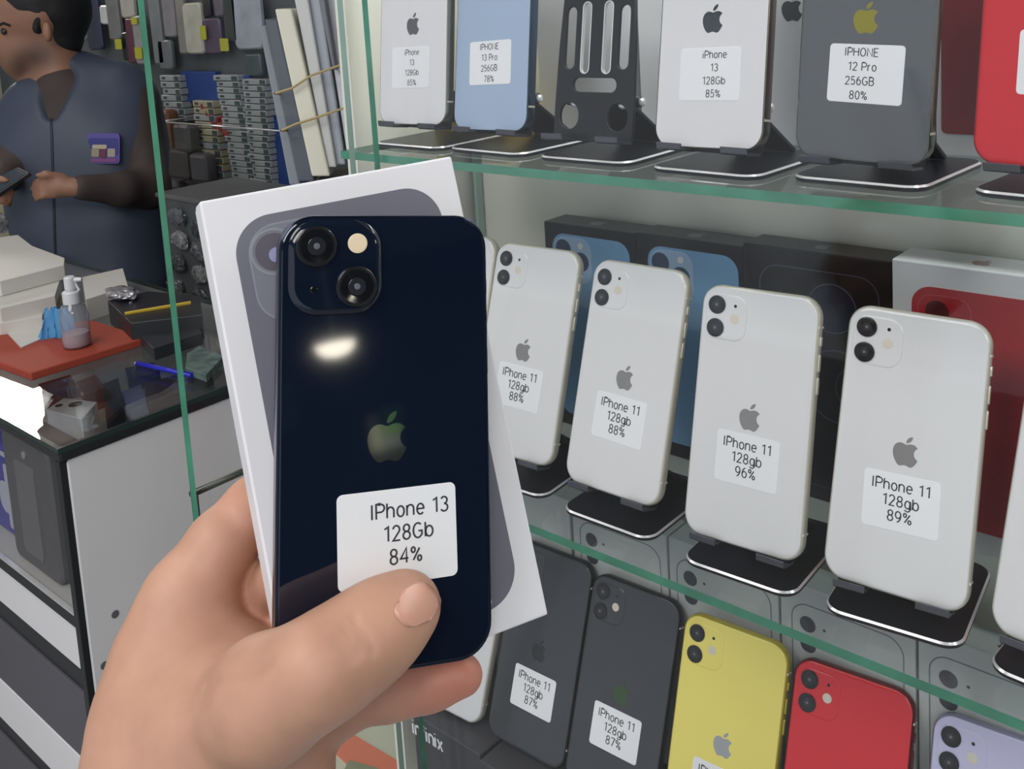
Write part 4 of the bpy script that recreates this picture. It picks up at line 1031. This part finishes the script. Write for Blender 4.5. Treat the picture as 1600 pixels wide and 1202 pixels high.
for i, (x0, y0, x1, y1, lab) in enumerate(((284, 112, 338, 160, 'blue box above the red-striped packs'), (372, 118, 392, 196, 'narrow blue panel between the two stacks of white packs'), (412, 128, 426, 200, 'blue panel right of the white stacks'), (418, 186, 470, 300, 'large blue box beside the leaning sleeves'), (272, 120, 286, 190, 'pale blue clear panel left of the blue box'))):
    cx, w, zb, zt = wall_rect(x0, y0, x1, y1, WY - 20)
    o = link('blue_box', MB().box(-w / 2, w / 2, 0, 18, 0, zt - zb).mesh('blue_box', BIN if i != 4 else mat('pale_periwinkle', (112, 126, 176), .5), bevel=2)); o.location = W((cx, WY - 20, zb)); tag(o, lab, 'box', 'blue boxes on the back wall')
# stacks of small flat packs hanging in columns
WP = mat('white_pack', (176, 182, 184), .5, var=.12, scale=12); WP2 = mat('cream_pack', (186, 180, 150), .5, var=.1, scale=12); RPK = mat('red_pack', (186, 60, 56), .5, var=.15, scale=12)
PE = mat('dark_green_print', (66, 84, 84), .5); PI = mat('small_print', (70, 76, 84), .5)
ORD = ['first', 'second', 'third', 'fourth', 'fifth', 'sixth', 'seventh', 'eighth', 'ninth', 'tenth', 'eleventh', 'twelfth', 'thirteenth', 'fourteenth', 'fifteenth', 'sixteenth', 'seventeenth', 'eighteenth', 'nineteenth', 'twentieth']
def stack(x_top, x_bot, y0, y1, wpx, n, mats, lab, seed, grp):
    r_ = rng(seed)
    for k in range(n):
        t = k / max(n - 1, 1); xx = x_top + (x_bot - x_top) * t; ya = y0 + (y1 - y0) * k / n; yb = ya + (y1 - y0) / n * .86
        cx, w, zb, zt = wall_rect(xx, ya, xx + wpx, yb, WY - 44)
        cx += r_.uniform(-5, 5); h = zt - zb; mm = mats[k % len(mats)]
        r = thing('flat_pack', ORD[k] + ' from the top: ' + lab, 'package', (cx, WY - 44, zb), RZ(r_.uniform(-.06, .06)), grp)
        link('card', cached(('fp', round(w / 4), round(h / 2), mm.name), lambda: MB().box(-w / 2, w / 2, 0, 36, 0, h).mesh('card', mm, bevel=1.2, seg=1)), r)
        link('printed_end', cached(('fpe', round(w / 4), round(h / 2)), lambda: MB().box(w / 2 - w * .26, w / 2 - 3, -.6, .2, 2, h - 2).mesh('printed_end', PE)), r)
        link('print', cached(('fpi', round(w / 4), round(h / 2)), lambda: MB().box(-w * .38, -w * .22, -.6, .2, h * .3, h * .7).mesh('print', PI)), r)
stack(335, 366, 118, 300, 36, 19, [WP], 'white flat pack in the column right of the red stripes', 1, 'white packs, inner column')
stack(378, 392, 124, 300, 34, 18, [WP], 'white flat pack in the column beside the large blue box', 2, 'white packs, outer column')
stack(250, 258, 118, 190, 30, 7, [WP], 'pale flat pack in the short stack at the green glass edge', 3, 'pale packs by the glass edge')
stack(300, 318, 158, 300, 34, 13, [WP2, WP2, WP, WP2], 'cream flat pack in the column with red stripes', 4, 'cream packs with red stripes')
stack(313, 336, 162, 205, 10, 4, [RPK], 'bright red flat pack in the upper red stripe', 5, 'red packs, upper stripe')
stack(342, 352, 196, 222, 9, 3, [RPK], 'bright red flat pack in the middle red stripe', 6, 'red packs, middle stripe')
stack(326, 330, 264, 300, 9, 3, [RPK], 'bright red flat pack in the lower red stripe', 7, 'red packs, lower stripe')
# dusty bags lower left behind the glass
gb = 'smoky bags behind the counter'
bp_ = [(262, 205, 22, 34, (128, 84, 62), 'brown-orange'), (292, 215, 24, 22, (92, 88, 90), 'grey-brown'), (285, 255, 30, 24, (82, 76, 74), 'dark umber'), (318, 262, 24, 22, (96, 92, 98), 'mauve-grey'), (275, 305, 26, 22, (70, 74, 76), 'charcoal'), (306, 312, 24, 20, (84, 86, 90), 'slate grey')]
for i, (x, y, rx, ry, col, nm) in enumerate(bp_):
    c = at(x, y, 1, WY - 70); sc_ = 2.2
    r = thing('soft_bag', nm + ' soft bag hanging low on the back wall', 'bag', (c[0], c[1], c[2] - ry * sc_), group='soft bags on the back wall')
    link('bag', cached(('sb', i), lambda: slab(MB(), rx * sc_ * 2, ry * sc_ * 2, 18, [(-22, 14), (-16, 4), (0, 0), (16, 4), (20, 12)], 0, ry * sc_, 6).mesh('bag', mat('bag_%d' % i, col, .5, var=.25, scale=10, bump=.3), smooth=True)), r)
    link('peg', MB().tube([(0, 0, ry * sc_ * 2 - 6), (0, 70, ry * sc_ * 2 - 4)], 2.4, 6).mesh('peg', M_STEEL), r)
a_, b_ = at(250, 189, 1, WY - 130), at(462, 208, 1, WY - 130); zr = (a_[2] + b_[2]) / 2
r = thing('wall_rail', 'thin steel rail running in front of the packs on the back wall', 'rail', ((a_[0] + b_[0]) / 2, WY - 130, zr))
w = abs(b_[0] - a_[0])
link('rail', MB().tube([(-w / 2, 0, 0), (w / 2, 0, 0)], 2.6, 8).mesh('rail', M_CHROME, smooth=True), r)
for q in (-w / 2 + 4, w / 2 - 4): link('bracket', MB().tube([(q, 0, 0), (q, 130, 0)], 2.6, 8).mesh('bracket', M_CHROME, smooth=True), r)
# dark storage unit behind the counter, seen through the side glass, with plastic wraps hung on it
a_ = at(246, 330, 1, 660); b_ = at(600, 330, 1, 660); zt = at(300, 318, 1, 660)[2]
un = thing('storage_unit', 'dark grey storage unit behind the counter, right of the man', 'cabinet', ((a_[0] + b_[0]) / 2 , 760, Z_FLOOR))
w = b_[0] - a_[0]
link('body', MB().box(-w / 2, w / 2, -96, 96, 0, zt + 1150).mesh('body', mat('unit_grey', (74, 78, 80), .5, var=.3, scale=6), bevel=2), un)
link('top', MB().box(-w / 2 - 4, w / 2 + 4, -100, 100, zt + 1150, zt + 1160).mesh('top', mat('unit_top', (92, 92, 94), .4, var=.3, scale=6), bevel=2), un)
r_ = rng(11)
for i in range(12):
    x = 268 + (i % 2) * 34 + r_.uniform(-5, 5); y = 345 + i * 18
    c = at(x, y, 1, 640)
    crumple('plastic_wrap', ['smoky', 'dark smoky', 'pale smoky'][i % 3] + ' plastic wrap hanging on the storage unit, ' + ['top row', 'upper row', 'middle row', 'low row'][i // 3], 'plastic wrap', (c[0], 655, c[2] - 15), (30, 12, 20), [PLD, mat('dark_plastic', (58, 62, 66), .25, var=.5, scale=50, bump=.5), mat('pale_smoky', (120, 122, 124), .25, var=.5, scale=50, bump=.5)][i % 3], 20 + i, gb)
# left edge: blue panel at the far wall
a_ = at(-30, 195, 1, 900); b_ = at(12, 268, 1, 900)
o = link('blue_crate', MB().box(-70, 0, 0, 200, 0, a_[2] - b_[2]).mesh('blue_crate', mat('azure', (44, 120, 176), .5), bevel=4)); o.location = W((b_[0], 900, b_[2])); tag(o, 'azure blue crate on the cream cupboard at the left picture edge', 'crate')
cu_ = thing('cream_cupboard', 'cream cupboard against the wall behind the man, left picture edge', 'cupboard', (b_[0] - 120, 1010, Z_FLOOR))
link('body', MB().box(-300, 200, -120, 120, 0, b_[2] + 1150).mesh('body', mat('cream_laminate', (196, 188, 160), .5), bevel=3), cu_)
link('door', MB().box(-290, -55, -128, -120, 20, b_[2] + 1130).mesh('door', mat('cream_door', (206, 198, 170), .5), bevel=2), cu_)
link('door', MB().box(-45, 190, -128, -120, 20, b_[2] + 1130).mesh('door', mat('cream_door', (206, 198, 170), .5), bevel=2), cu_)

# ------------------------------------------------------------------ leaning bundle of sleeves with rubber bands
def leaning(label, top, bot, s, m, th=46, name='plastic_sleeve'):
    s = s * 1.13; q = [dep(top[0], top[1], s), dep(top[2], top[1], s), dep(bot[2], bot[1], s), dep(bot[0], bot[1], s)]
    c = (q[2] + q[3]) / 2; f = CR[:, 1] * th; f[2] = 0
    r = thing(name, label, 'sleeve', c, group='sleeves bundled with rubber bands')
    mb = MB(); mb.loft([[tuple(p - c) for p in q], [tuple(p - c + f) for p in q]])
    link('body', mb.mesh('body', m, bevel=2.2), r); return r
leaning('dark sleeve with bright edge, leftmost of the rubber-banded bundle', (413, 30, 433), (466, 284, 492), 1010, mat('dark_sleeve', (78, 84, 96), .3))
leaning('thick cream sleeve of the rubber-banded bundle', (429, 14, 456), (487, 276, 516), 1000, mat('cream_sleeve', (216, 214, 198), .4))
leaning('white-grey sleeve beside the cream one in the bundle', (448, -60, 472), (512, 262, 526), 1004, mat('white_sleeve', (200, 202, 202), .4))
leaning('cool grey sleeve in the middle of the bundle', (472, -60, 492), (522, 258, 540), 1010, mat('cool_sleeve', (168, 174, 186), .3))
leaning('narrow dark spine sleeve of the bundle', (486, -60, 499), (520, 110, 526), 1000, mat('spine_grey', (112, 116, 126), .35), 20)
leaning('whitest sleeve at the right of the bundle', (495, -60, 533), (541, 236, 556), 1014, mat('bright_sleeve', (206, 210, 220), .35))
leaning('clear plastic sleeve at the far left of the bundle', (404, 40, 416), (452, 290, 470), 1020, mat('hazy_sleeve', (128, 134, 142), .25))
RB = mat('rubber_yellow', (168, 150, 104), .6)
for i, q in enumerate((((430, 146), (456, 138), (486, 118), (540, 99)), ((440, 204), (462, 194), (500, 182), (548, 165)))):
    P = [dep(x, y, 1123) for x, y in q]; c = P[0]; bk = CR[:, 1] * 70
    o = link('rubber_band', MB().tube([p - c for p in P] + [P[-1] + bk - c, P[0] + bk - c, P[0] - c], 1.5, 6, False).mesh('rubber_band', RB, smooth=True)); o.location = W(c)
    tag(o, ['upper yellowish rubber band around the leaning sleeves', 'lower yellowish rubber band around the leaning sleeves'][i], 'rubber band')
c0, c1 = dep(440, 290, 1115), dep(575, 290, 1115); zt = dep(500, 281, 1140)[2]
sc = thing('side_cabinet', 'narrow brown-topped cabinet carrying the banded sleeves', 'cabinet', ((c0[0] + c1[0]) / 2, (c0[1] + c1[1]) / 2 + 45, Z_FLOOR), RZ(math.atan2(c1[1] - c0[1], c1[0] - c0[0])))
link('body', MB().box(-42, 42, -50, 60, 0, zt + 1140).mesh('body', mat('grey_side', (120, 118, 114), .5), bevel=2), sc)
link('top', MB().box(-44, 44, -52, 62, zt + 1140, zt + 1150).mesh('top', mat('brown_top', (112, 98, 88), .5), bevel=1), sc)

# ------------------------------------------------------------------ the man behind the counter
SKM = mat('man_skin', (158, 116, 94), .5, var=.06, scale=30, sss=.05)
MS = 1.045
def mp(x, y, s): return dep(x, y, s * MS)
def mk_body(chains, cuts=()):
    b = Body()
    for pts, k in chains: b.chain([mp(*q[:3]) for q in pts], [q[3] * q[2] * MS / F_PX for q in pts], k) if len(pts) > 1 else None
    for a, b2, r in cuts: b.cut(mp(*a), mp(*b2), r, 8)
    return b
TORSO = [([(50, 172, 2410, 44), (195, 160, 2440, 50)], 60), ([(72, 235, 2400, 60), (185, 235, 2430, 62)], 70), ([(90, 330, 2400, 60), (188, 335, 2420, 62)], 70), ([(105, 430, 2400, 60), (190, 440, 2420, 62)], 70), ([(72, 235, 2400, 60), (90, 330, 2400, 60)], 70), ([(185, 235, 2430, 62), (190, 440, 2420, 62)], 70), ([(130, 200, 2420, 66), (145, 440, 2420, 74)], 80)]
def grow(ch, d): return [([(x, y, s, r + d) for x, y, s, r in pts], k) for pts, k in ch]
LARM = [([(207, 158, 2430, 38), (232, 292, 2360, 32), (190, 296, 2270, 26), (128, 293, 2200, 20)], 20)]
RARM = [([(40, 168, 2400, 34), (22, 262, 2330, 30), (0, 285, 2240, 22), (-12, 300, 2190, 18)], 20)]
LEGS = [([(115, 450, 2410, 62), (112, 640, 2410, 46), (110, 830, 2410, 34)], 40), ([(185, 455, 2430, 62), (190, 640, 2430, 46), (190, 830, 2430, 34)], 40)]
def fist(x, y, s, sg):
    out = [([(x + 26 * sg, y + 1, s, 15), (x, y - 1, s - 6, 17)], 10)]
    for i in range(4): out.append(([(x - 2 * sg, y - 10 + 7.5 * i, s - 8, 6.6), (x - 24 * sg, y - 13 + 9 * i, s - 22, 5.2), (x - (42 - 3 * abs(i - 1)) * sg, y - 6 + 8.5 * i, s - 4, 4.4)], 2))
    out.append(([(x + 6 * sg, y - 14, s - 10, 8), (x - 20 * sg, y - 20, s - 30, 6), (x - 32 * sg, y - 18, s - 34, 5)], 4))
    return out
HEAD = [([(48, 8, 2400, 60), (66, 14, 2405, 62)], 40), ([(28, 40, 2398, 44), (32, 78, 2398, 32), (26, 96, 2398, 20)], 26), ([(58, 78, 2400, 34), (34, 98, 2398, 20)], 24), ([(2, 38, 2398, 14), (-10, 66, 2398, 9), (-4, 72, 2398, 8)], 8), ([(4, 88, 2398, 9), (14, 92, 2398, 8)], 8), ([(8, 28, 2398, 20), (26, 26, 2398, 30)], 14), ([(82, 66, 2408, 36), (98, 150, 2425, 42)], 24)]
HB_ = mk_body(HEAD)
man_b = mk_body(HEAD + grow(TORSO, -8) + grow(LARM, -5) + grow(RARM, -5) + grow(LEGS, -4) + fist(92, 292, 2190, 1) + fist(-22, 300, 2180, -1))
ear = mp(74, 50, 2400 - 86); man_b.ell(ear, (15, 10, 25), None, 4)
man_b.cut(mp(73, 48, 2400 - 104), mp(76, 55, 2400 - 104), 6, 5)
def bounds(pts, pad):
    a = np.array(pts); return a.min(0) - pad, a.max(0) + pad
allp = [mp(x, y, s) for x, y in ((-60, -75), (290, -75), (-60, 900), (290, 900)) for s in (2120, 2560)]
lo, hi = bounds(allp, 10)
footz = Z_FLOOR
man = thing('person', 'man in grey-blue padded vest and dark brown shirt looking down at a device', 'person', (mp(150, 450, 2415)[0], mp(150, 450, 2415)[1], Z_FLOOR))
lo2 = lo.copy(); lo2[2] = mp(150, 850, 2415)[2] - 40
world_child('body', man_b.mesh('body', lo2, hi, 7, SKM), man)
VEST = mat('grey_blue_vest', (70, 79, 98), .5, var=.12, scale=7, bump=.9); SWT = mat('dark_brown_shirt', (70, 60, 58), .75, var=.14, scale=12, bump=.8)
TRS = mat('dark_trousers', (40, 42, 50), .8)
NECKCUT = ((88, 110, 2330), (112, 176, 2330), 52)
vb = mk_body(grow(TORSO, 3) + [([(66, 150, 2410, 30), (120, 128, 2440, 44), (180, 138, 2440, 40)], 40)], [((80, 92, 2320), (80, 108, 2320), 62), ((78, 120, 2310), (78, 128, 2310), 52), ((79, 140, 2310), (79, 146, 2310), 38), ((80, 158, 2305), (80, 164, 2305), 26), ((81, 174, 2305), (81, 180, 2305), 14)])
world_child('vest', vb.mesh('vest', lo, np.array([hi[0], hi[1], hi[2]]), 8, VEST), man)
sb = mk_body(grow(TORSO, -3) + LARM + RARM + [([(100, 142, 2418, 48), (108, 160, 2425, 56), (110, 190, 2425, 62)], 16)], [((60, 88, 2330), (66, 104, 2300), 34), ((68, 112, 2300), (72, 126, 2290), 17)])
world_child('shirt', sb.mesh('shirt', lo, hi, 8, SWT), man)
world_child('trousers', mk_body(LEGS).mesh('trousers', lo2, np.array([hi[0], hi[1], mp(150, 440, 2415)[2]]), 9, TRS), man)
zl = mp(110, 830, 2410)
mb = MB()
for x, s in ((110, 2410), (190, 2430)):
    p = mp(x, 830, s); b0 = np.array(man.matrix_world.translation) ; 
    mb.tube([(p[0], p[1], p[2] + 20), (p[0], p[1], Z_FLOOR + 60)], [52, 46], 12); mb.tube([(p[0], p[1] + 40, Z_FLOOR + 48), (p[0] + 20, p[1] - 150, Z_FLOOR + 40)], [46, 38], 12)
world_child('shoes', mb.mesh('shoes', TRS, smooth=True), man)
hb_ = mk_body([([(58, -2, 2402, 64), (76, 8, 2410, 62)], 40), ([(92, 30, 2410, 42), (94, 62, 2410, 34)], 30), ([(58, 10, 2350, 28), (60, 44, 2338, 9)], 12)], [((-22, 72, 2300), (-22, 72, 2500), 84), ((40, 96, 2300), (56, 92, 2340), 50), ((75, 50, 2280), (75, 52, 2320), 30)])
world_child('hair', hb_.mesh('hair', *bounds([mp(x, y, s) for x, y in ((-30, -80), (150, 110)) for s in (2260, 2540)], 10), 5, mat('black_hair', (26, 25, 28), .6, var=.3, scale=60)), man)
ruddy(SKM, [(mp(52, 88, 2350), 62, .75), (mp(30, 104, 2370), 60, .7), (mp(8, 92, 2380), 34, .5), (mp(72, 84, 2350), 46, .4)], (62, 48, 44))   # stubble
def surf(body, x, y, s0):
    d = ray(x, y); s = s0
    for _ in range(80):
        e = float(body.d((CC + d * s)[None, :])[0]); s += e * .8
        if abs(e) < .05: break
    return CC + d * s
mb = MB(); 
mb.tube([surf(HB_, x, y, 2250) for x, y in ((-4, 40), (6, 36), (16, 40))], 3.4, 6)
world_child('eyebrow', mb.mesh('eyebrow', mat('brow', (34, 28, 28), .8)), man)
p = surf(HB_, 6, 49, 2250); mb = MB(); mb.lathe([(1, -7), (7, -4), (9, 0), (7, 4), (1, 7)], tuple(p), axis='y', n=12)
world_child('eye', mb.mesh('eye', mat('dark_eye', (46, 38, 38), .2), smooth=True), man)
mb = MB(); mb.tube([surf(vb, 80 + (y - 180) * .03, y, 2200) for y in range(182, 440, 12)], 3.2, 6)
world_child('zip', mb.mesh('zip', mat('zip_dark', (34, 40, 54), .5)), man)
# sewn patch on the vest
c = surf(vb, 163, 232, 2200)
def patch_mesh(w, h, r, off, m, cx=0, cz=0):
    rings = rrect(w, h, r, 4, cx, cz); fr, up, rt = CR[:, 1], CR[:, 2], CR[:, 0]
    f = lambda x, z, o: c + rt * x + up * z + fr * o
    mb = MB(); mb.loft([[f(x, z, off + 9) for x, z in rings], [f(x, z, off) for x, z in rings]]); return mb.mesh('patch', m)
pt = world_child('chest_patch', patch_mesh(78, 72, 8, -7, mat('patch_violet', (92, 80, 160), .5)), man)
def sub(name, me): return link(name, me, pt)
sub('patch_print', patch_mesh(70, 40, 5, -8, mat('patch_blue', (52, 54, 132), .5), 0, 4))
for x, z, w, h, col in ((-8, 4, 34, 10, (190, 176, 152)), (-18, -10, 18, 20, (158, 146, 124)), (20, -10, 18, 20, (170, 160, 146)), (0, -12, 14, 22, (110, 44, 60)), (2, -28, 60, 8, (136, 74, 130))):
    sub('patch_print', patch_mesh(w, h, 3, -9, mat('patch_%d_%d' % (col[0], col[1]), col, .5), x, z))
# the device in his hands
q = [mp(-40, 296, 2150), mp(30, 262, 2170), mp(50, 272, 2160), mp(-10, 312, 2140)]; c = sum(q) / 4
dv = thing('tablet', 'black handheld device held by the man', 'device', c)
n3 = np.cross(q[1] - q[0], q[3] - q[0]); n3 /= np.linalg.norm(n3)
mb = MB(); mb.loft([[tuple(p - c - n3 * 8) for p in q], [tuple(p - c + n3 * 8) for p in q]]); link('body', mb.mesh('body', mat('device_black', (44, 46, 52), .25), bevel=4), dv)
k = .82
mb = MB(); mb.loft([[tuple((p - c) * k - n3 * 9.5) for p in q], [tuple((p - c) * k + n3 * 9.5) for p in q]]); link('screen', mb.mesh('screen', mat('device_screen', (70, 76, 84), .08), bevel=1), dv)
